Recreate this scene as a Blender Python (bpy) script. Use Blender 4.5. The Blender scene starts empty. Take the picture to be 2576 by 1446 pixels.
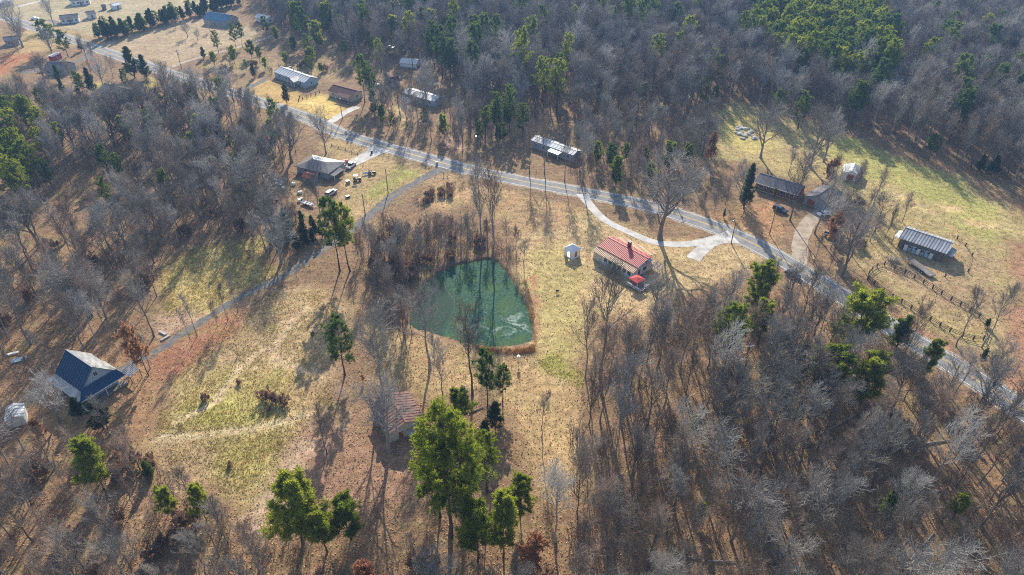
import bpy, math, random
import numpy as np
from mathutils import Vector

random.seed(7)
RNG = np.random.default_rng(11)
R = math.radians
SC = bpy.context.scene
COL = SC.collection

# ------------------------------------------------------------------ camera, sky, sun, exposure
CAM_H, PITCH = 110.0, R(36.0)
PW, PH = 2576.0, 1446.0                       # survey units used for all plan positions below
FPX = (PW / 2) / (18.0 / 24.0)
cam_d = bpy.data.cameras.new('camera'); cam = bpy.data.objects.new('camera', cam_d); COL.objects.link(cam)
cam.location = (0, 0, CAM_H); cam.rotation_euler = (R(90) - PITCH, 0, 0)
cam_d.sensor_width = 36; cam_d.lens = 24; cam_d.clip_start = 1; cam_d.clip_end = 12000
SC.camera = cam
SUN_EL, SUN_AZ = 27.5, -1.0
world = bpy.data.worlds.new('World'); SC.world = world; world.use_nodes = True
wn = world.node_tree; bg = wn.nodes['Background']
sky = wn.nodes.new('ShaderNodeTexSky'); sky.sky_type = 'NISHITA'; sky.sun_disc = False
sky.sun_elevation = R(SUN_EL); sky.sun_rotation = R(SUN_AZ)
wn.links.new(sky.outputs[0], bg.inputs[0]); bg.inputs[1].default_value = 0.135
sun_d = bpy.data.lights.new('sun', 'SUN'); sun_d.energy = 5.0; sun_d.angle = R(0.5); sun_d.color = (1.0, 0.91, 0.76)
sun = bpy.data.objects.new('sun', sun_d); COL.objects.link(sun)
sd = Vector((math.sin(R(SUN_AZ)) * math.cos(R(SUN_EL)), math.cos(R(SUN_AZ)) * math.cos(R(SUN_EL)), math.sin(R(SUN_EL))))
sun.rotation_euler = (-sd).to_track_quat('-Z', 'Y').to_euler(); sun.location = sd * 300
SC.view_settings.view_transform = 'Standard'; SC.view_settings.look = 'None'
SC.view_settings.exposure = 0.72; SC.view_settings.gamma = 1.0
SC.cycles.use_denoising = False
SC.cycles.filter_width = 1.1
SC.cycles.max_bounces = 5; SC.cycles.diffuse_bounces = 3; SC.cycles.transmission_bounces = 3; SC.cycles.volume_bounces = 0

# ------------------------------------------------------------------ plan helpers
def G(x, y, h=0.0):
    """plan survey: a sight line from the camera's stand point met with the level plane z=h"""
    a = (x - PW / 2) / FPX; b = -(y - PH / 2) / FPX
    dx, dy, dz = a, math.cos(PITCH) + b * math.sin(PITCH), -math.sin(PITCH) + b * math.cos(PITCH)
    t = (CAM_H - h) / -dz
    return (dx * t, dy * t)
def height_of(bx, by, tx, ty):
    b = G(bx, by); a = -(ty - PH / 2) / FPX
    dy, dz = math.cos(PITCH) + a * math.sin(PITCH), -math.sin(PITCH) + a * math.cos(PITCH)
    return CAM_H + dz * b[1] / dy
def T(i, j, zx, zy): return (644 * i + zx / 4, 361.5 * j + zy / 4)
def Zm(ox, oy, s): return lambda x, y: ((ox + x / s) * .83854, (oy + y / s) * .83854)
def inside(px, py, poly):
    poly = np.asarray(poly); x, y = np.asarray(px), np.asarray(py); r = np.zeros(x.shape, bool); n = len(poly)
    for i in range(n):
        x1, y1 = poly[i]; x2, y2 = poly[(i + 1) % n]
        if y1 == y2: continue
        c = ((y1 > y) != (y2 > y)) & (x < (x2 - x1) * (y - y1) / (y2 - y1) + x1)
        r ^= c
    return r
def seg_dist(px, py, pts, closed=False):
    d = np.full(np.shape(px), 1e9); n = len(pts)
    for i in range(n if closed else n - 1):
        ax, ay = pts[i]; bx, by = pts[(i + 1) % n]
        L = (bx - ax) ** 2 + (by - ay) ** 2 + 1e-9
        t = np.clip(((px - ax) * (bx - ax) + (py - ay) * (by - ay)) / L, 0, 1)
        d = np.minimum(d, np.hypot(px - ax - t * (bx - ax), py - ay - t * (by - ay)))
    return d
def smooth(pts, n=8, closed=False):
    P = [np.array(p, float) for p in pts]; out = []; N = len(P)
    for i in range(N if closed else N - 1):
        p0 = P[(i - 1) % N] if closed or i > 0 else P[i]; p1 = P[i]; p2 = P[(i + 1) % N]
        p3 = P[(i + 2) % N] if closed or i + 2 < N else p2
        for k in range(n):
            t = k / n
            out.append(tuple(.5 * ((2 * p1) + (-p0 + p2) * t + (2 * p0 - 5 * p1 + 4 * p2 - p3) * t * t + (-p0 + 3 * p1 - 3 * p2 + p3) * t ** 3)))
    if not closed: out.append(tuple(P[-1]))
    return out

# ------------------------------------------------------------------ materials
MATS = {}
def new_mat(name):
    m = bpy.data.materials.new(name); m.use_nodes = True; nt = m.node_tree; MATS[name] = m
    return m, nt, nt.nodes['Principled BSDF']
def pmat(name, col, rough=.7, metal=0., var=.25, scale=2.0, rnd=.0, bump=0.0, spec=.3, col2=None, stretch=None):
    """painted or worn surface: base colour broken up by two noises, optional second colour in blotches"""
    m, nt, b = new_mat(name); N, L = nt.nodes, nt.links
    tc = N.new('ShaderNodeTexCoord'); vec = tc.outputs['Object']
    if stretch:
        mp = N.new('ShaderNodeMapping'); mp.inputs['Scale'].default_value = stretch; L.new(vec, mp.inputs[0]); vec = mp.outputs[0]
    n1 = N.new('ShaderNodeTexNoise'); n1.inputs['Scale'].default_value = scale; n1.inputs['Detail'].default_value = 6
    L.new(vec, n1.inputs[0])
    rm = N.new('ShaderNodeMapRange'); rm.inputs[1].default_value = .25; rm.inputs[2].default_value = .75
    rm.inputs[3].default_value = 1 - var; rm.inputs[4].default_value = 1 + var; L.new(n1.outputs[0], rm.inputs[0])
    mul = N.new('ShaderNodeMix'); mul.data_type = 'RGBA'; mul.blend_type = 'MULTIPLY'; mul.inputs[0].default_value = 1
    if col2:
        n2 = N.new('ShaderNodeTexNoise'); n2.inputs['Scale'].default_value = scale * .45; n2.inputs['Detail'].default_value = 8; L.new(vec, n2.inputs[0])
        cr = N.new('ShaderNodeValToRGB'); cr.color_ramp.elements[0].position = .42; cr.color_ramp.elements[1].position = .6
        cr.color_ramp.elements[0].color = (*col, 1); cr.color_ramp.elements[1].color = (*col2, 1)
        L.new(n2.outputs[0], cr.inputs[0]); L.new(cr.outputs[0], mul.inputs[6])
    else: mul.inputs[6].default_value = (*col, 1)
    fac = rm.outputs[0]
    if rnd:
        oi = N.new('ShaderNodeObjectInfo'); r2 = N.new('ShaderNodeMapRange'); r2.inputs[3].default_value = 1 - rnd; r2.inputs[4].default_value = 1 + rnd
        L.new(oi.outputs['Random'], r2.inputs[0]); mm = N.new('ShaderNodeMath'); mm.operation = 'MULTIPLY'
        L.new(fac, mm.inputs[0]); L.new(r2.outputs[0], mm.inputs[1]); fac = mm.outputs[0]
    L.new(fac, mul.inputs[7]); L.new(mul.outputs[2], b.inputs['Base Color'])
    b.inputs['Roughness'].default_value = rough; b.inputs['Metallic'].default_value = metal; b.inputs['Specular IOR Level'].default_value = spec
    if bump:
        bp = N.new('ShaderNodeBump'); bp.inputs['Strength'].default_value = bump; bp.inputs['Distance'].default_value = .05
        L.new(n1.outputs[0], bp.inputs['Height']); L.new(bp.outputs[0], b.inputs['Normal'])
    return m
def leaf_mat(name, c1, c2, trans=.45, var=.35, tr_gain=1.3):
    """needles and leaves: diffuse + translucent, hue differs between trees and between clumps"""
    m, nt, b = new_mat(name); N, L = nt.nodes, nt.links; N.remove(b)
    out = N['Material Output']; oi = N.new('ShaderNodeObjectInfo'); tc = N.new('ShaderNodeTexCoord')
    nz = N.new('ShaderNodeTexNoise'); nz.inputs['Scale'].default_value = .55; nz.inputs['Detail'].default_value = 3; L.new(tc.outputs['Object'], nz.inputs[0])
    ad = N.new('ShaderNodeMath'); ad.operation = 'MULTIPLY_ADD'; ad.inputs[1].default_value = 1.5; ad.inputs[2].default_value = -.75; L.new(nz.outputs[0], ad.inputs[0])
    a2 = N.new('ShaderNodeMath'); a2.operation = 'ADD'; a2.use_clamp = True; L.new(ad.outputs[0], a2.inputs[0]); L.new(oi.outputs['Random'], a2.inputs[1])
    mx = N.new('ShaderNodeMix'); mx.data_type = 'RGBA'; mx.inputs[6].default_value = (*c1, 1); mx.inputs[7].default_value = (*c2, 1); L.new(a2.outputs[0], mx.inputs[0])
    df = N.new('ShaderNodeBsdfDiffuse'); tr = N.new('ShaderNodeBsdfTranslucent'); ms = N.new('ShaderNodeMixShader'); ms.inputs[0].default_value = trans
    hs = N.new('ShaderNodeHueSaturation'); hs.inputs['Value'].default_value = tr_gain; hs.inputs['Saturation'].default_value = 1.1; L.new(mx.outputs[2], hs.inputs['Color'])
    L.new(mx.outputs[2], df.inputs[0]); L.new(hs.outputs[0], tr.inputs[0]); L.new(df.outputs[0], ms.inputs[1]); L.new(tr.outputs[0], ms.inputs[2]); L.new(ms.outputs[0], out.inputs[0])
    return m
def bark_mat(name, c1, c2, scale=1.5):
    m, nt, b = new_mat(name); N, L = nt.nodes, nt.links
    oi = N.new('ShaderNodeObjectInfo'); tc = N.new('ShaderNodeTexCoord')
    nz = N.new('ShaderNodeTexNoise'); nz.inputs['Scale'].default_value = scale; nz.inputs['Detail'].default_value = 5; L.new(tc.outputs['Object'], nz.inputs[0])
    a1 = N.new('ShaderNodeMath'); a1.operation = 'MULTIPLY_ADD'; a1.inputs[1].default_value = 1.2; a1.inputs[2].default_value = -.6; L.new(nz.outputs[0], a1.inputs[0])
    a2 = N.new('ShaderNodeMath'); a2.operation = 'ADD'; a2.use_clamp = True; L.new(a1.outputs[0], a2.inputs[0]); L.new(oi.outputs['Random'], a2.inputs[1])
    mx = N.new('ShaderNodeMix'); mx.data_type = 'RGBA'; mx.inputs[6].default_value = (*c1, 1); mx.inputs[7].default_value = (*c2, 1); L.new(a2.outputs[0], mx.inputs[0])
    L.new(mx.outputs[2], b.inputs['Base Color']); b.inputs['Roughness'].default_value = .85; b.inputs['Specular IOR Level'].default_value = .2
    return m

def ground_mat(name):
    m, nt, b = new_mat(name); N, L = nt.nodes, nt.links
    at = N.new('ShaderNodeAttribute'); at.attribute_name = 'soil'
    ge = N.new('ShaderNodeNewGeometry'); pos = ge.outputs['Position']
    def noise(scale, detail, rough=.6, dist=0):
        n = N.new('ShaderNodeTexNoise'); n.inputs['Scale'].default_value = scale; n.inputs['Detail'].default_value = detail
        n.inputs['Roughness'].default_value = rough; n.inputs['Distortion'].default_value = dist; L.new(pos, n.inputs[0]); return n.outputs[0]
    def rng(v, lo, hi, a=.3, c=.7):
        r = N.new('ShaderNodeMapRange'); r.inputs[1].default_value = a; r.inputs[2].default_value = c; r.inputs[3].default_value = lo; r.inputs[4].default_value = hi; L.new(v, r.inputs[0]); return r.outputs[0]
    def mul(a, c):
        n = N.new('ShaderNodeMath'); n.operation = 'MULTIPLY'; L.new(a, n.inputs[0]); L.new(c, n.inputs[1]); return n.outputs[0]
    big, mid, fin, tin = noise(.06, 5), noise(.55, 8, .7, .6), noise(3.2, 6, .75), noise(9., 3, .8)
    f = mul(mul(rng(big, .85, 1.2), rng(mid, .55, 1.5)), mul(rng(fin, .48, 1.6), rng(tin, .7, 1.35)))
    # drifts of fallen leaves: redder, darker
    lm = rng(noise(.35, 7, .7, 1.), 0, .75, .48, .66)
    mx = N.new('ShaderNodeMix'); mx.data_type = 'RGBA'; mx.inputs[7].default_value = (.23, .135, .07, 1); L.new(at.outputs['Color'], mx.inputs[6])
    def over(col_in, colour, fac):
        q = N.new('ShaderNodeMix'); q.data_type = 'RGBA'; L.new(col_in, q.inputs[6]); q.inputs[7].default_value = (*colour, 1); L.new(fac, q.inputs[0]); return q.outputs[2]
    cin = over(at.outputs['Color'], (.25, .225, .075), rng(noise(.11, 6, .65, 1.2), 0, .55, .52, .68)); cin = over(cin, (.36, .185, .095), rng(noise(.16, 6, .68, 1.5), 0, .6, .55, .7)); cin = over(cin, (.50, .39, .22), rng(noise(.23, 6, .7, 1.), 0, .5, .56, .7))
    L.new(cin, mx.inputs[6])
    am = mul(lm, at.outputs['Alpha']); L.new(am, mx.inputs[0])
    m2 = N.new('ShaderNodeMix'); m2.data_type = 'RGBA'; m2.blend_type = 'MULTIPLY'; m2.inputs[0].default_value = 1; L.new(mx.outputs[2], m2.inputs[6]); L.new(f, m2.inputs[7])
    hs = N.new('ShaderNodeHueSaturation'); L.new(m2.outputs[2], hs.inputs['Color']); L.new(rng(noise(1.7, 4), .478, .522), hs.inputs['Hue'])
    L.new(hs.outputs[0], b.inputs['Base Color']); b.inputs['Roughness'].default_value = .95; b.inputs['Specular IOR Level'].default_value = .1
    ad = N.new('ShaderNodeMath'); ad.operation = 'ADD'; L.new(mid, ad.inputs[0]); L.new(fin, ad.inputs[1])
    bp = N.new('ShaderNodeBump'); bp.inputs['Strength'].default_value = .75; bp.inputs['Distance'].default_value = .22; L.new(ad.outputs[0], bp.inputs['Height']); L.new(bp.outputs[0], b.inputs['Normal'])
    return m

ground_mat('ground')
bark_mat('bark', (.13, .105, .09), (.30, .27, .24))
bark_mat('twig', (.16, .145, .13), (.36, .33, .30), .4)
bark_mat('twig_brown', (.19, .14, .11), (.36, .285, .235), .4)
bark_mat('twig_red', (.27, .18, .14), (.40, .30, .24), .4)
bark_mat('bark_pale', (.24, .225, .205), (.40, .38, .35))
bark_mat('twig_pale', (.28, .265, .245), (.48, .46, .435), .4)
bark_mat('bark_pine', (.06, .042, .035), (.12, .085, .07))
leaf_mat('needle_pine', (.125, .17, .032), (.27, .295, .055), .55, tr_gain=1.55)
leaf_mat('needle_deep', (.08, .125, .038), (.155, .20, .048), .5, tr_gain=1.5)
leaf_mat('needle_cedar', (.035, .065, .03), (.085, .11, .035), .4)
leaf_mat('leaf_brown', (.30, .145, .085), (.40, .23, .13), .4)
leaf_mat('leaf_bush', (.22, .14, .10), (.30, .20, .13), .35)
leaf_mat('straw', (.42, .33, .14), (.34, .32, .12), .4)
leaf_mat('straw_green', (.32, .31, .08), (.42, .36, .13), .4)
leaf_mat('reed', (.30, .17, .08), (.40, .25, .12), .35)
pmat('asphalt', (.20, .20, .205), .9, var=.18, scale=.8, col2=(.25, .245, .24), bump=.15)
pmat('gravel', (.12, .125, .135), .95, var=.4, scale=1.3, col2=(.20, .165, .125), bump=.3)
pmat('concrete', (.55, .53, .50), .85, var=.16, scale=.7, col2=(.42, .40, .37))
pmat('sandy_drive', (.42, .35, .27), .95, var=.25, scale=.8, col2=(.33, .25, .18))
pmat('line_white', (.72, .72, .70), .7, var=.25, scale=1.2); pmat('line_yellow', (.75, .50, .06), .7, var=.25, scale=1.2)
pmat('roof_red', (.64, .15, .125), .45, .0, .15, 1.2, rnd=.08, spec=.5); pmat('roof_tan', (.62, .42, .25), .45, .0, .15, 1.2, rnd=.08, spec=.5)
pmat('roof_red_seam', (.44, .075, .07), .5); pmat('roof_tan_seam', (.50, .28, .15), .5)
pmat('roof_tin', (.46, .47, .48), .5, .2, .35, .9, rnd=.25, col2=(.27, .25, .24), stretch=(3, .35, 1))
pmat('roof_steel', (.44, .45, .46), .5, .2, .2, .8, rnd=.08, col2=(.34, .33, .31))
pmat('roof_blue', (.045, .16, .27), .38, .1, .15, .7, rnd=.06, spec=.5)
pmat('roof_navy', (.018, .065, .14), .5, .05, .15, .7, rnd=.04, spec=.3)
pmat('shingle_grey', (.14, .13, .135), .9, var=.25, scale=1.5, col2=(.19, .18, .18))
pmat('shingle_brown', (.11, .055, .055), .9, var=.25, scale=1.5, rnd=.1)
pmat('roof_rust', (.20, .10, .085), .8, .05, .25, 1.0, rnd=.05, col2=(.26, .145, .115))
pmat('roof_white', (.66, .67, .68), .65, 0, .1, .7, rnd=.05, col2=(.56, .555, .54))
pmat('siding_white', (.68, .68, .68), .6, var=.1); pmat('siding_blue', (.36, .46, .55), .6, var=.12); pmat('siding_cream', (.56, .50, .40), .7, var=.15)
pmat('siding_grey', (.30, .31, .32), .7, var=.15); pmat('brick', (.20, .075, .05), .85, var=.3, scale=3); pmat('wood_grey', (.22, .19, .165), .9, var=.3, scale=1.5, stretch=(1, 1, 4), rnd=.15)
pmat('wood_dark', (.085, .065, .055), .9, var=.3, scale=2, rnd=.15); pmat('wood_orange', (.42, .14, .04), .7, var=.3, scale=1.5, rnd=.15)
pmat('white_paint', (.80, .80, .79), .5, var=.06); pmat('black', (.02, .02, .022), .5, var=.2); pmat('rubber', (.025, .025, .025), .9); pmat('steel', (.45, .45, .46), .35, .8, .1)
pmat('glass_dark', (.03, .04, .05), .12, 0, .1, spec=.6); pmat('red_fabric', (.55, .05, .05), .8, var=.1); pmat('brick_chimney', (.16, .05, .05), .85, var=.3, scale=3)
pmat('car_white', (.75, .76, .78), .3, .1, .05, spec=.5); pmat('car_silver', (.5, .52, .54), .3, .5, .05); pmat('car_navy', (.02, .035, .07), .28, .2, .05, spec=.6); pmat('car_red', (.38, .03, .025), .3, .1, .05, spec=.5)
pmat('lamp', (.75, .72, .65), .2, 0, .05); pmat('tail', (.4, .02, .02), .3); pmat('rock', (.45, .43, .40), .9, var=.3, scale=1.5, rnd=.2, bump=.4); pmat('door', (.3, .1, .07), .5)
pmat('tarp', (.7, .7, .7), .6, var=.2, scale=1.3, bump=.5); pmat('log', (.30, .26, .22), .9, var=.3, scale=1.2); pmat('mulch', (.5, .36, .18), .95, var=.35, scale=2.2)
pmat('green_bin', (.03, .13, .09), .5); pmat('wire', (.12, .12, .13), .4, .5); pmat('teal', (.2, .5, .52), .5)
def water_mat():
    m, nt, b = new_mat('pond_water'); N, L = nt.nodes, nt.links
    at = N.new('ShaderNodeAttribute'); at.attribute_name = 'film'; ge = N.new('ShaderNodeNewGeometry'); pos = ge.outputs['Position']
    def noise(s, d, r=.6, w=0.):
        n = N.new('ShaderNodeTexNoise'); n.inputs['Scale'].default_value = s; n.inputs['Detail'].default_value = d; n.inputs['Roughness'].default_value = r; n.inputs['Distortion'].default_value = w; L.new(pos, n.inputs[0]); return n.outputs[0]
    def math2(op, a, c, clamp=False):
        n = N.new('ShaderNodeMath'); n.operation = op; n.use_clamp = clamp
        for k, v in enumerate((a, c)):
            if hasattr(v, 'is_output'): L.new(v, n.inputs[k])
            else: n.inputs[k].default_value = v
        return n.outputs[0]
    def ramp(v, a, c):
        r = N.new('ShaderNodeMapRange'); r.interpolation_type = 'SMOOTHSTEP'; r.inputs[1].default_value = a; r.inputs[2].default_value = c; L.new(v, r.inputs[0]); return r.outputs[0]
    def mix(f, a, c):
        n = N.new('ShaderNodeMix'); n.data_type = 'RGBA'; L.new(f, n.inputs[0])
        for k, v in ((6, a), (7, c)):
            if isinstance(v, tuple): n.inputs[k].default_value = (*v, 1)
            else: L.new(v, n.inputs[k])
        return n.outputs[2]
    sep = N.new('ShaderNodeSeparateColor'); L.new(at.outputs['Color'], sep.inputs[0])
    film, white = sep.outputs[0], sep.outputs[1]
    blot = noise(.28, 7, .62, .8); fine = noise(1.6, 6, .7)
    grn = mix(ramp(fine, .35, .68), (.022, .068, .044), (.075, .15, .10))
    grn = mix(ramp(noise(.12, 5, .6, 1.), .45, .65), grn, (.07, .13, .05))
    base = mix(math2('MULTIPLY', film, ramp(fine, .2, .55), True), (.022, .055, .032), grn)
    wf = math2('MULTIPLY', math2('MULTIPLY', ramp(blot, .5, .66), ramp(fine, .32, .58)), white, True)
    base = mix(wf, base, (.36, .43, .38))
    L.new(base, b.inputs['Base Color'])
    rr = N.new('ShaderNodeMapRange'); rr.inputs[1].default_value = .3; rr.inputs[2].default_value = .34; rr.inputs[3].default_value = .07; rr.inputs[4].default_value = .95; L.new(film, rr.inputs[0]); L.new(rr.outputs[0], b.inputs['Roughness'])
    b.inputs['Specular IOR Level'].default_value = .12
    bp = N.new('ShaderNodeBump'); bp.inputs['Strength'].default_value = .12; bp.inputs['Distance'].default_value = .05; L.new(fine, bp.inputs['Height']); L.new(bp.outputs[0], b.inputs['Normal'])
water_mat()

# ------------------------------------------------------------------ mesh helpers
def np_mesh(name, V, F, mats, smooth_shade=False):
    me = bpy.data.meshes.new(name); V = np.asarray(V, np.float32); Fs = [np.asarray(f, np.int32) for f in F if len(f)]
    me.vertices.add(len(V)); me.vertices.foreach_set('co', V.ravel())
    loops = np.concatenate([f.ravel() for f in Fs]); tot = np.concatenate([np.full(len(f), f.shape[1], np.int32) for f in Fs])
    st = np.concatenate([[0], np.cumsum(tot)[:-1]]).astype(np.int32)
    me.loops.add(len(loops)); me.loops.foreach_set('vertex_index', loops); me.polygons.add(len(tot)); me.polygons.foreach_set('loop_start', st)
    try: me.polygons.foreach_set('loop_total', tot)
    except Exception: pass
    if smooth_shade: me.polygons.foreach_set('use_smooth', np.ones(len(tot), bool))
    for mm in (mats if isinstance(mats, (list, tuple)) else [mats]): me.materials.append(MATS[mm])
    me.update(calc_edges=True); return me
class MB:
    """collects boxes, prisms and tubes, then links them as ONE mesh object"""
    def __init__(s): s.v, s.f = [], []
    def poly(s, pts, faces):
        o = len(s.v); s.v += [tuple(p) for p in pts]; s.f += [tuple(i + o for i in f) for f in faces]; return s
    def box(s, x0, x1, y0, y1, z0, z1):
        return s.poly([(x0, y0, z0), (x1, y0, z0), (x1, y1, z0), (x0, y1, z0), (x0, y0, z1), (x1, y0, z1), (x1, y1, z1), (x0, y1, z1)],
                      [(0, 3, 2, 1), (4, 5, 6, 7), (0, 1, 5, 4), (1, 2, 6, 5), (2, 3, 7, 6), (3, 0, 4, 7)])
    def slab(s, a, b, c, d, th):
        """four top corners (counter-clockwise seen from above) given a thickness downwards"""
        T_ = [Vector(p) for p in (a, b, c, d)]; B_ = [p - Vector((0, 0, th)) for p in T_]
        return s.poly(T_ + B_, [(0, 1, 2, 3), (7, 6, 5, 4), (0, 4, 5, 1), (1, 5, 6, 2), (2, 6, 7, 3), (3, 7, 4, 0)])
    def bar(s, a, b, w, h=None):
        a, b = Vector(a), Vector(b); t = (b - a).normalized(); u = t.cross(Vector((0, 0, 1)))
        u = Vector((1, 0, 0)) if u.length < 1e-3 else u.normalized(); v = u.cross(t); h = h or w
        c = [(-w / 2, -h / 2), (w / 2, -h / 2), (w / 2, h / 2), (-w / 2, h / 2)]
        return s.poly([a + u * p + v * q for p, q in c] + [b + u * p + v * q for p, q in c], [(0, 3, 2, 1), (4, 5, 6, 7), (0, 1, 5, 4), (1, 2, 6, 5), (2, 3, 7, 6), (3, 0, 4, 7)])
    def tube(s, pts, rads, n=8):
        P = np.array([pts], float); V, F = tubes(P, np.array([rads], float), n); o = len(s.v); s.v += [tuple(p) for p in V]
        s.f += [tuple(int(i) + o for i in f) for f in F]; k = len(pts)
        s.f += [tuple(o + i for i in range(n)), tuple(o + (k - 1) * n + i for i in range(n))[::-1]]; return s
    def prism(s, prof, y0, y1, in0=0., in1=0.):
        """x-z outline pushed along y; the outline may be narrowed towards its top"""
        n = len(prof); zs = [p[1] for p in prof]; zm, zM = min(zs), max(zs)
        def tp(p, y, sg): return (p[0], y + sg * (in1 * (p[1] - zm) / max(zM - zm, 1e-6)), p[1])
        pts = [tp(p, y0, 1) for p in prof] + [tp(p, y1, -1) for p in prof]
        return s.poly(pts, [tuple(range(n)), tuple(range(2 * n - 1, n - 1, -1))] + [(i, n + i, n + (i + 1) % n, (i + 1) % n) for i in range(n)])
    def mesh(s, name, mat):
        me = bpy.data.meshes.new(name); me.from_pydata([tuple(v) for v in s.v], [], s.f); me.materials.append(MATS[mat]); me.update()
        import bmesh
        bm = bmesh.new(); bm.from_mesh(me); bmesh.ops.recalc_face_normals(bm, faces=bm.faces); bm.to_mesh(me); bm.free(); return me
    def build(s, name, mat, parent=None): return link(name, s.mesh(name, mat), parent)
def link(name, me, parent=None, loc=None):
    o = bpy.data.objects.new(name, me); COL.objects.link(o)
    if parent is not None: o.parent = parent
    if loc is not None: o.location = loc
    return o
def tag(o, label, cat=None, group=None, kind=None):
    if label: o['label'] = label
    if cat: o['category'] = cat
    if group: o['group'] = group
    if kind: o['kind'] = kind
    return o
def thing(name, label, cat, loc, rz=0., group=None, scale=1.):
    o = bpy.data.objects.new(name, None); COL.objects.link(o); o.empty_display_size = .5
    o.location = (loc[0], loc[1], loc[2] if len(loc) > 2 else 0.); o.rotation_euler = (0, 0, rz)
    o.scale = (scale,) * 3 if not isinstance(scale, tuple) else scale
    return tag(o, label, cat, group)
def copy_tree(o, parent=None):
    c = o.copy(); COL.objects.link(c); c.parent = parent
    for ch in o.children: copy_tree(ch, c)
    return c

def tubes(P, Rd, s):
    M, n, _ = P.shape; Tn = np.gradient(P, axis=1); Tn /= np.linalg.norm(Tn, axis=2, keepdims=True) + 1e-9
    ref = np.array([.31, .17, .05]) + np.where(np.abs(Tn[:, :1, 2:3]) > .7, np.array([1., 0, 0]), np.array([0, 0, 1.]))
    U = np.cross(Tn, ref); U /= np.linalg.norm(U, axis=2, keepdims=True) + 1e-9; Wv = np.cross(Tn, U)
    a = np.arange(s) * 2 * np.pi / s
    V = P[:, :, None, :] + Rd[:, :, None, None] * (np.cos(a)[None, None, :, None] * U[:, :, None, :] + np.sin(a)[None, None, :, None] * Wv[:, :, None, :])
    i = np.arange(M)[:, None, None] * n * s + np.arange(n - 1)[None, :, None] * s; k = np.arange(s)[None, None, :]; k2 = (k + 1) % s
    F = np.stack([i + k, i + k2, i + s + k2, i + s + k], -1).reshape(-1, 4)
    return V.reshape(-1, 3), F

# ------------------------------------------------------------------ ground plan: roads, pond, patches
ROAD = smooth([G(*p) for p in [(-260, -15), (-120, 16), (0, 40), (82, 67), (160, 92), (240, 121), (392, 173), (508, 208.6), (640, 252), (768, 294.6), (854, 334), (937.5, 361), (1011, 381), (1154, 420), (1308, 454), (1408, 473), (1488, 488),
        (1610, 513), (1678, 531), (1785, 566), (1868, 600), (1947, 641), (2082, 722), (2291, 853), (2439, 944), (2576, 1034), (2760, 1165), (2950, 1320)]], 8)
GRAVEL = smooth([G(*p) for p in [(1128, 417), (1109, 427), (1006, 481), (939, 534), (894, 571), (845, 608), (779, 649), (726, 686), (686, 709), (640, 730), (587, 758), (512, 805), (470, 832), (412, 872), (340, 910), (290, 935)]], 6)
LOOP = smooth([G(*p) for p in [(1468, 488), (1475, 504), (1508, 542), (1540, 564), (1588, 586), (1638, 607), (1688, 614), (1738, 613), (1775, 607), (1808, 601), (1846, 596)]], 6)
SPUR = smooth([G(*p) for p in [(1806, 602), (1785, 613), (1762, 632), (1743, 652)]], 5)
PAD = [G(*p) for p in [(960, 372), (925, 391), (884, 412)]]
LANE = smooth([G(*p) for p in [(412, 176), (425, 170), (497, 145), (575, 125), (642, 105), (700, 84)]], 5)
DRV_A = smooth([G(*p) for p in [(596, 238), (622, 222), (650, 209), (672, 196)]], 4)
DRV_B = smooth([G(*p) for p in [(812, 318), (838, 302), (866, 284), (900, 268)]], 4)
DRV_C = smooth([G(*p) for p in [(2008, 676), (2012, 640), (2014, 600), (2034, 560), (2062, 536), (2092, 520)]], 5)
DRV_D = smooth([G(*p) for p in [(236, 126), (212, 146), (185, 156), (120, 172), (60, 182)]], 4)
DRV_E = smooth([G(*p) for p in [(40, 18), (110, 0), (180, -16), (260, -34)]], 4)
DRV_F = smooth([G(*p) for p in [(82, 67), (120, 50), (160, 62), (215, 52)]], 4)
zp = Zm(1180, 760, 2.5565)
POND = smooth([G(*zp(*q), -.5) for q in [(140, 560), (142, 440), (180, 325), (245, 232), (330, 172), (430, 115), (560, 75), (740, 50), (830, 105), (900, 190), (960, 285), (1005, 380), (1045, 465), (1064, 560), (1062, 655), (1000, 690),
        (870, 710), (740, 714), (600, 700), (480, 670), (380, 632), (250, 598)]], 5, True)
WAYS = [(ROAD, 4.6), (GRAVEL, 2.6), (LOOP, 2.6), (SPUR, 2.6), (PAD, 4), (LANE, 3), (DRV_A, 3), (DRV_B, 3), (DRV_C, 3.2), (DRV_D, 3), (DRV_E, 3), (DRV_F, 3)]

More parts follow.
